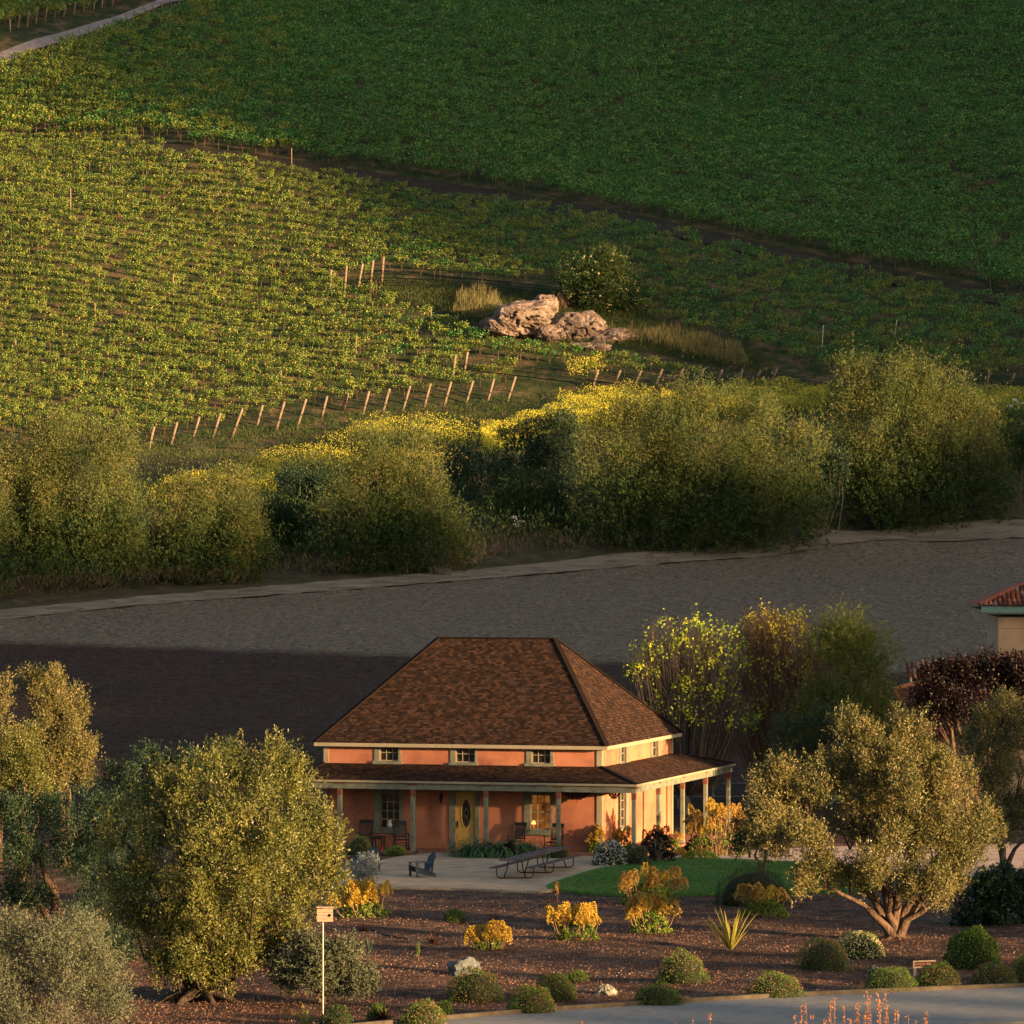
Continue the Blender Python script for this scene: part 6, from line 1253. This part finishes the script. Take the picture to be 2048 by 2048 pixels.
# ---------------------------------------------------------------- the creek bank: willows, brush, mustard
def GPf(px, py): return GP(px, py)
WI = dict(L=0.14, W=0.05, tl=0.9, up=1.2, out=0.7, rndd=0.5, cr=0.3, shell=0.3, lj=.22)
def willow(bpx, bpy_, rows, label, n_cl, lmat=L_willow, seed=1, group='willow bushes along the creek bank', name='willow', stems=18, **kw):
    base = GP(bpx, bpy_); Y = base.y + 2.5; base = Vector((base.x, Y, float(GZ(base.x, Y)))); t = empty(name, base); tag(t, label, 'bush', group)
    rows = [(r_[0], r_[1] + (14 if lmat is L_willow else 4)) + tuple(r_[2:]) for r_ in rows]
    B = pxblobs(rows, Y, base, dscale=.8); k2 = dict(WI); k2.update(kw)
    crown('crown', lmat, t, subblobs(B, 15, .27, 1.5, seed), int(n_cl * 1.02), 5, 12, seed=seed, **k2)
    if lmat is L_willow:
        crown('outer_shoots', lmat, t, B, int(n_cl * .3), 4, 9, seed=seed + 3, L=.13, W=.045, tl=1.9, up=2.2, out=.9, rndd=.35, cr=.4, shell=.85, lj=.07)
        low = [(b_[0] * 1.0, b_[1] - .3, max(b_[2] * .45, b_[5] * .6), b_[3] * 1.1, b_[4] * 1.2, b_[5] * .9) for b_ in B]
        crown('lower_foliage', L_brush, t, low, int(n_cl * .5), 5, 10, seed=seed + 7, L=.19, W=.08, tl=.5, up=.5, cr=.35, shell=.6)
    rr = random.Random(seed); mb = MB()
    for q in range(stems):
        bl = B[rr.randrange(len(B))]; a = rr.uniform(-1, 1); e = Vector((bl[0] + a * bl[3] * .8, bl[1] + rr.uniform(-.6, .3) * bl[4], bl[2] + rr.uniform(0, .8) * bl[5]))
        s0 = Vector((e.x * .5 + rr.uniform(-.8, .8), rr.uniform(-1.2, .5), -.2)); m = s0.lerp(e, .5) + Vector((rr.uniform(-.4, .4), rr.uniform(-.3, .3), .3))
        mb.tube([s0, m, e], [.05, .03, .008], 4)
    mb.build('stems', M_twig, t)
    return t
willow(150, 1180, [(150, 890, 80, 60), (90, 930, 70, 70), (210, 930, 70, 70), (60, 1010, 90, 80), (160, 1010, 110, 90), (240, 1040, 50, 70), (30, 1110, 90, 60), (140, 1110, 110, 60), (240, 1110, 50, 50), (0, 960, 70, 90)], 'tall golden topped willow at the left edge of the creek bank', 1500, seed=111)
willow(-60, 1200, [(-40, 1090, 60, 90), (-80, 980, 80, 120)], 'willow mass beyond the left frame edge', 300, seed=112)
willow(420, 1170, [(380, 1010, 60, 50), (450, 1000, 60, 50), (420, 1060, 110, 60), (350, 1110, 60, 50), (480, 1090, 50, 60), (430, 1130, 90, 35)], 'lower dark green rounded willow right of the tall left one', 800, L_willow, 113)
willow(790, 1150, [(770, 920, 60, 60), (830, 920, 50, 50), (740, 980, 70, 60), (820, 980, 70, 70), (700, 1040, 70, 70), (780, 1050, 90, 70), (860, 1060, 60, 70), (900, 1090, 50, 45), (760, 1110, 80, 40)], 'golden brown fine twigged willow in the middle of the bank', 1000, seed=114)
willow(1360, 1110, [(1330, 830, 90, 50), (1430, 820, 80, 45), (1250, 870, 70, 60), (1520, 860, 80, 60), (1400, 890, 110, 70), (1600, 910, 50, 60), (1290, 960, 90, 80), (1420, 980, 110, 80), (1540, 970, 90, 80), (1330, 1050, 100, 55), (1460, 1050, 100, 50), (1560, 1040, 80, 50), (1200, 920, 50, 60), (1190, 1010, 50, 50)], 'widest orange topped willow right of the yellow mustard', 2000, seed=115)
willow(1800, 1070, [(1720, 770, 50, 45), (1800, 780, 70, 55), (1880, 790, 60, 50), (1690, 830, 60, 60), (1780, 850, 100, 70), (1880, 860, 90, 70), (1950, 860, 50, 60), (1700, 920, 60, 70), (1800, 940, 100, 70), (1900, 940, 90, 70), (1730, 1000, 70, 50), (1830, 1010, 90, 40), (1970, 950, 50, 60)], 'tall orange topped willow near the right frame edge', 1700, seed=116)
BR = dict(L=0.14, W=0.07, tl=.5, up=.7, cr=.3, shell=.6)
willow(620, 1060, [(590, 985, 45, 30), (650, 985, 45, 30), (620, 1020, 60, 30)], 'bright dark green shrub under the left mustard patch', 300, L_dark, 117, 'dark green brush on the bank', 'brush_shrub', 8, **BR)
willow(960, 1030, [(930, 930, 40, 35), (980, 950, 50, 40), (1050, 900, 60, 45), (1120, 880, 60, 50), (1090, 950, 60, 50), (1000, 1000, 60, 40), (930, 980, 50, 40)], 'dark green brush between the two mustard patches', 620, L_dark, 118, 'dark green brush on the bank', 'brush_shrub', 10, **BR)
willow(1080, 1080, [(1010, 1040, 60, 40), (1090, 1030, 70, 45), (1150, 1040, 50, 50), (1050, 990, 60, 30)], 'low mixed green brush at the middle of the bank foot', 420, L_brush, 119, 'dark green brush on the bank', 'brush_shrub', 10, **BR)
willow(580, 1130, [(540, 1060, 50, 50), (600, 1060, 50, 45), (650, 1080, 50, 45), (560, 1110, 60, 30)], 'grey green brush between the dark rounded willow and the middle one', 420, L_brush, 120, 'dark green brush on the bank', 'brush_shrub', 10, **BR)
willow(2000, 1030, [(2020, 880, 40, 60), (2050, 940, 50, 60), (1990, 960, 30, 50)], 'bright green brush at the right frame edge', 260, L_brush, 121, 'dark green brush on the bank', 'brush_shrub', 8, **BR)
willow(1640, 1080, [(1640, 1010, 45, 50), (1620, 960, 35, 40), (1660, 940, 30, 40)], 'dark brush filling the gap between the two big willows', 260, L_dark, 122, 'dark green brush on the bank', 'brush_shrub', 8, **BR)
# white flowering umbel plants
def umbel(px, py, rows, label, seed):
    base = GP(px, py); Y = base.y; t = empty('umbel_plant', base); tag(t, label, 'wildflower', 'white umbel flowers on the bank'); rr = random.Random(seed); r = np.random.default_rng(seed); mb = MB(); P = []
    for (x, y) in rows:
        q = PT(x, y, Y - .6) - base; mb.tube([(q.x * .2, 0, 0), (q.x * .6, q.y * .5, q.z * .5), q], [.03, .02, .012], 5)
        for k_ in range(26): P.append((q.x + rr.gauss(0, .13), q.y + rr.gauss(0, .13), q.z + rr.gauss(0, .04)))
    mb.build('stems', plain('green stalk', (.06, .12, .04), .7), t); P = np.array(P)
    link('flowers', fastmesh('flowers', leaves(P, nrm(r.normal(size=P.shape)), .11, .09, r), 3, r.random(len(P))), L_white, t)
umbel(1062, 1010, [(1050, 930), (1062, 918), (1075, 925), (1070, 940), (1056, 945), (1080, 938), (1045, 915)], 'cluster of white flowers on the dark green bank brush', 131)
umbel(1032, 1085, [(1030, 1035), (1036, 1050), (1040, 1042)], 'small white flowers low on the bank', 132)
umbel(2020, 960, [(2010, 885), (2025, 895), (2035, 905), (2015, 908), (2028, 880)], 'white flowers at the right edge of the bank', 133)
umbel(2030, 850, [(2030, 800), (2042, 806), (2020, 812), (2036, 818)], 'upper white flowers at the right edge beneath the mustard', 134)
umbel(555, 1090, [(552, 1010), (560, 1020), (545, 1025), (570, 1012)], 'pale flowers beside the dark rounded willow', 135)
# mustard drifts, weeds, dry grass: masses nobody could count
def scatter(name, polys, n, mat, label, cat, L=.1, W=.05, hmin=0., hmax=1., seed=1, zc=None, upd=.3, dens=None):
    r = np.random.default_rng(seed); out = []
    for poly in polys:
        pts = [GP(*p) for p in poly]; P2 = [(p.x, p.y) for p in pts]; xs = [p[0] for p in P2]; ys = [p[1] for p in P2]; m = n // len(polys)
        x = r.uniform(min(xs), max(xs), m * 3); y = r.uniform(min(ys), max(ys), m * 3); k = inpoly(x, y, P2); out.append(np.stack([x[k][:m], y[k][:m]], 1))
    A = np.concatenate(out); z = GZ(A[:, 0], A[:, 1]); clump = .5 + .5 * np.sin(A[:, 0] * 1.7 + seed) * np.sin(A[:, 1] * 1.3 + seed * 2)
    h = hmin + (hmax - hmin) * (r.random(len(A)) ** .6) * (.55 + .45 * clump)
    P = np.stack([A[:, 0], A[:, 1], z + h], 1); D = r.normal(size=P.shape); D[:, 2] = np.abs(D[:, 2]) + upd * 3; D = nrm(D)
    o = link(name, fastmesh(name, leaves(P, D, L * (.6 + .8 * r.random(len(P))), W, r), 3, .5 * r.random(len(P)) + .5 * clump * r.random(len(P))), mat); tag(o, label, cat, kind='stuff'); return o
MU = [[(960, 870), (1090, 835), (1100, 870), (970, 915)], [(1320, 800), (1420, 785), (1430, 830), (1330, 830)], [(1640, 785), (1910, 785), (1920, 815), (1640, 815)], [(500, 950), (560, 920), (680, 880), (760, 850), (900, 850), (1000, 880), (980, 930), (900, 940), (700, 950), (560, 990)],
      [(1075, 840), (1120, 800), (1200, 780), (1290, 785), (1330, 810), (1240, 850), (1090, 860)],
      [(1400, 800), (1480, 775), (1570, 770), (1660, 785), (1650, 820), (1450, 830)], [(1900, 790), (1980, 785), (2060, 790), (2200, 800), (2200, 830), (1920, 820)],
      [(290, 1010), (380, 970), (480, 950), (560, 940), (560, 1000), (420, 1010), (310, 1030)]]
MUL = [[(x, y + (10 if x < 1020 else 20)) for x, y in p_] for p_ in MU]
scatter('mustard_flowers', MUL, 90000, L_must, 'drifts of bright yellow wild mustard in flower above the creek bank', 'wildflowers', .075, .06, .4, 1.7, 141)
scatter('mustard_stems', MUL, 34000, L_muststem, 'yellow green stems and leaves of the wild mustard', 'wildflowers', .2, .03, 0, 1.3, 142, upd=1)
scatter('orange_mustard', [[(1130, 750), (1200, 735), (1215, 765), (1140, 775)]], 700, L_must, 'small orange yellow mustard plant left of the right post row', 'wildflowers', .09, .08, .5, 1.6, 143)
scatter('meadow_weeds', [[(-200, 930), (0, 905), (240, 900), (470, 865), (700, 830), (1020, 800), (1180, 785), (1600, 775), (2300, 790), (2300, 850), (1500, 840), (1000, 900), (500, 990), (-200, 1040)]], 45000, L_weed, 'rough green weeds between the vineyard posts and the creek brush', 'weeds', .2, .05, 0, .45, 144, upd=.8)
scatter('bank_brush', [[(-300, 1260), (0, 1210), (300, 1180), (600, 1158), (900, 1135), (1200, 1105), (1500, 1075), (1800, 1050), (2048, 1035), (2400, 1000), (2400, 850), (2048, 870), (1500, 900), (1000, 960), (500, 1000), (-300, 1060)]], 60000, L_brush, 'tangled green undergrowth covering the creek bank', 'undergrowth', .26, .08, 0, 2.9, 145, upd=.6)
scatter('dead_brush', [[(-300, 1262), (0, 1214), (300, 1185), (600, 1162), (900, 1140), (1200, 1110), (1500, 1079), (1800, 1055), (2048, 1038), (2400, 1005), (2400, 960), (2048, 1000), (1500, 1040), (1000, 1080), (500, 1120), (-300, 1200)]], 42000, L_dry, 'dry brown stalks and dead brush along the foot of the bank', 'brush', .4, .018, 0, 1.3, 146, upd=1.0)
scatter('outcrop_grass', [[(905, 640), (920, 600), (960, 590), (990, 600), (1010, 640), (1100, 670), (1260, 690), (1380, 720), (1500, 745), (1480, 705), (1330, 670), (1240, 680), (1120, 665), (1000, 655)]], 16000, L_straw, 'pale dry grass around and below the rock outcrop', 'grass', .5, .03, 0, .9, 147, upd=1.5)
scatter('clearing_grass', [[(665, 575), (752, 560), (900, 570), (1000, 580), (1260, 600), (1300, 640), (1450, 690), (1560, 725), (1540, 752), (1400, 730), (1250, 698), (1100, 686), (1000, 668), (880, 628), (760, 594)]], 30000, L_weed, 'green grass in the clearing around the rock outcrop', 'grass', .22, .04, 0, .4, 148, upd=1)
L_weed2 = leafmat('low vineyard weeds', [(0.015, 0.035, 0.012), (0.035, 0.06, 0.02), (0.07, 0.085, 0.03)], 0.2, 0.8, 0.1, 0.3)
scatter('vineyard_weeds', [[(-100, 880), (470, 850), (1020, 780), (2100, 765), (2100, 500), (1200, 420), (400, 300), (-100, 330)]], 30000, L_weed2, 'low weeds growing between the vine rows', 'weeds', .16, .06, 0, .22, 149)
# dead twig heaps
def twigheap(px, py, wpx, hpx, label, seed):
    base = GP(px, py); s = base.y / F; rr = random.Random(seed); mb = MB()
    for q in range(60):
        x = rr.gauss(0, .35) * wpx * s; y = rr.uniform(-.6, .6); L_ = rr.uniform(.6, 1) * hpx * s; a = rr.uniform(-1.2, 1.2)
        e = Vector((x + math.sin(a) * L_ * .7, y + rr.uniform(-.4, .4), abs(math.cos(a)) * L_)); mb.tube([(x, y, -.05), Vector((x, y, 0)).lerp(e, .5) + Vector((0, 0, .15)), e], [.035, .024, .008], 4)
    tag(mb.build('branch_pile', M_twig, None, False, base), label, 'branches', 'dead branch piles at the bank foot')
twigheap(920, 1125, 60, 55, 'pile of bare grey branches at the foot of the middle bank', 151)
twigheap(1400, 1085, 60, 60, 'bare leaning branches under the widest willow', 152)
twigheap(1850, 1040, 90, 70, 'pale bare branches under the right willow', 153)
twigheap(880, 1150, 30, 20, 'small low twig pile by the dirt track', 154)
# ---------------------------------------------------------------- rock outcrop with its bush
M_out = mnoisy('pink grey weathered rock', [(0.06, 0.045, 0.04), (0.14, 0.105, 0.09), (0.23, 0.175, 0.15), (0.31, 0.26, 0.23)], 0.9, 10, 0.95, 0.9, 3.5, stretch=(1, 1, 1.7), bdist=0.25)
def slabrock(name, base, rx, ry, rz, seed, mat, label, group):
    r = np.random.default_rng(seed); bm = bmesh.new(); p = nrm(r.normal(size=(34, 3))) * (0.82 + .2 * r.random((34, 1)))
    tilt = Matrix.Rotation(r.uniform(-.4, .4), 3, 'Y') @ Matrix.Rotation(r.uniform(-.3, .3), 3, 'X')
    for q in p: bm.verts.new(tilt @ Vector(q))
    res = bmesh.ops.convex_hull(bm, input=list(bm.verts)); bmesh.ops.delete(bm, geom=[g_ for g_ in res['geom_interior'] if isinstance(g_, bmesh.types.BMVert)], context='VERTS')
    bmesh.ops.triangulate(bm, faces=bm.faces[:]); bmesh.ops.subdivide_edges(bm, edges=bm.edges[:], cuts=7, use_grid_fill=True)
    for v in bm.verts:
        q = v.co.copy(); dn = q.normalized()
        layer = abs(mnoise.noise(Vector((q.x * 1.5, q.y * 1.5, q.z * 6 + seed)))); crack = max(0, 0.10 - abs(mnoise.noise(q * 2.4 + Vector((seed, seed, 0))))) * 1.6
        v.co = q + dn * (0.06 * mnoise.noise(q * 3 + Vector((seed, 0, 0))) + 0.035 * mnoise.noise(q * 9) - crack - .06 * layer)
        v.co = Vector((v.co.x * rx, v.co.y * ry, v.co.z * rz))
    me = bpy.data.meshes.new(name); bm.to_mesh(me); bm.free(); o = link(name, me, mat, None, base); tag(o, label, 'rock', group); return o
def outrock(px, py, rx, ry, dY, seed, label):
    g = GP(1090, 668); Y = g.y + dY; p = PT(px, py, Y); s = Y / F
    slabrock('outcrop_rock', p, rx * s * 1.08, rx * s * .95, ry * s * 1.02, seed, M_out, label, 'rock outcrop in the vineyard')
outrock(1045, 637, 74, 49, 0, 21, 'large rounded orange tinted rock at the left of the outcrop')
outrock(1005, 653, 52, 25, -.5, 22, 'flat grey rock at the left foot of the outcrop')
outrock(1090, 611, 32, 25, 1.5, 23, 'small rust brown rock behind the outcrop saddle')
outrock(1160, 657, 62, 45, -.5, 24, 'pointed grey rock right of centre in the outcrop')
outrock(1222, 685, 58, 34, -1, 25, 'low jagged rock at the right end of the outcrop')
outrock(1100, 670, 44, 25, -1, 26, 'broken rock in front of the outcrop saddle')
outrock(1175, 699, 70, 18, -2, 27, 'low ledge of rock at the outcrop foot')
g = GP(1200, 640)
def obush():
    Y = g.y + 3; base = Vector((g.x, Y, float(GZ(g.x, Y)))); t = empty('elder_bush', base); tag(t, 'dark bush with cream flower heads behind the rock outcrop', 'bush')
    B = pxblobs([(1170, 560, 50, 45), (1215, 545, 45, 45), (1230, 600, 50, 50), (1170, 590, 40, 40), (1260, 640, 35, 40), (1215, 580, 60, 60)], Y, base)
    crown('crown', L_brush, t, B, 520, 5, 11, L=.15, W=.08, tl=.5, up=.6, cr=.3, shell=.6, seed=161)
    r = np.random.default_rng(5); Bn = np.asarray(B); n = 170; k = r.integers(0, len(B), n); d = nrm(r.normal(size=(n, 3))); d[:, 1] = -np.abs(d[:, 1]); P = Bn[k, :3] + d * Bn[k, 3:6] * 1.08
    P = np.repeat(P, 5, 0) + r.normal(size=(n * 5, 3)) * [.08, .08, .025]; link('flowers', fastmesh('flowers', leaves(P, nrm(r.normal(size=P.shape)), .1, .09, r), 3, r.random(len(P))), L_cream, t)
    mb = MB(); limbs(mb, (0, 0, -.1), [b_[:3] for b_ in B], .09, seed=4); mb.build('stems', M_twig, t)
obush()
willow(1105, 640, [(1105, 630, 26, 26), (1120, 618, 20, 22)], 'brown dry bush growing in the saddle of the outcrop', 90, L_dry, 162, 'outcrop bushes', 'dry_bush', 5, L=.12, W=.04, tl=.4, cr=.2, shell=.5)
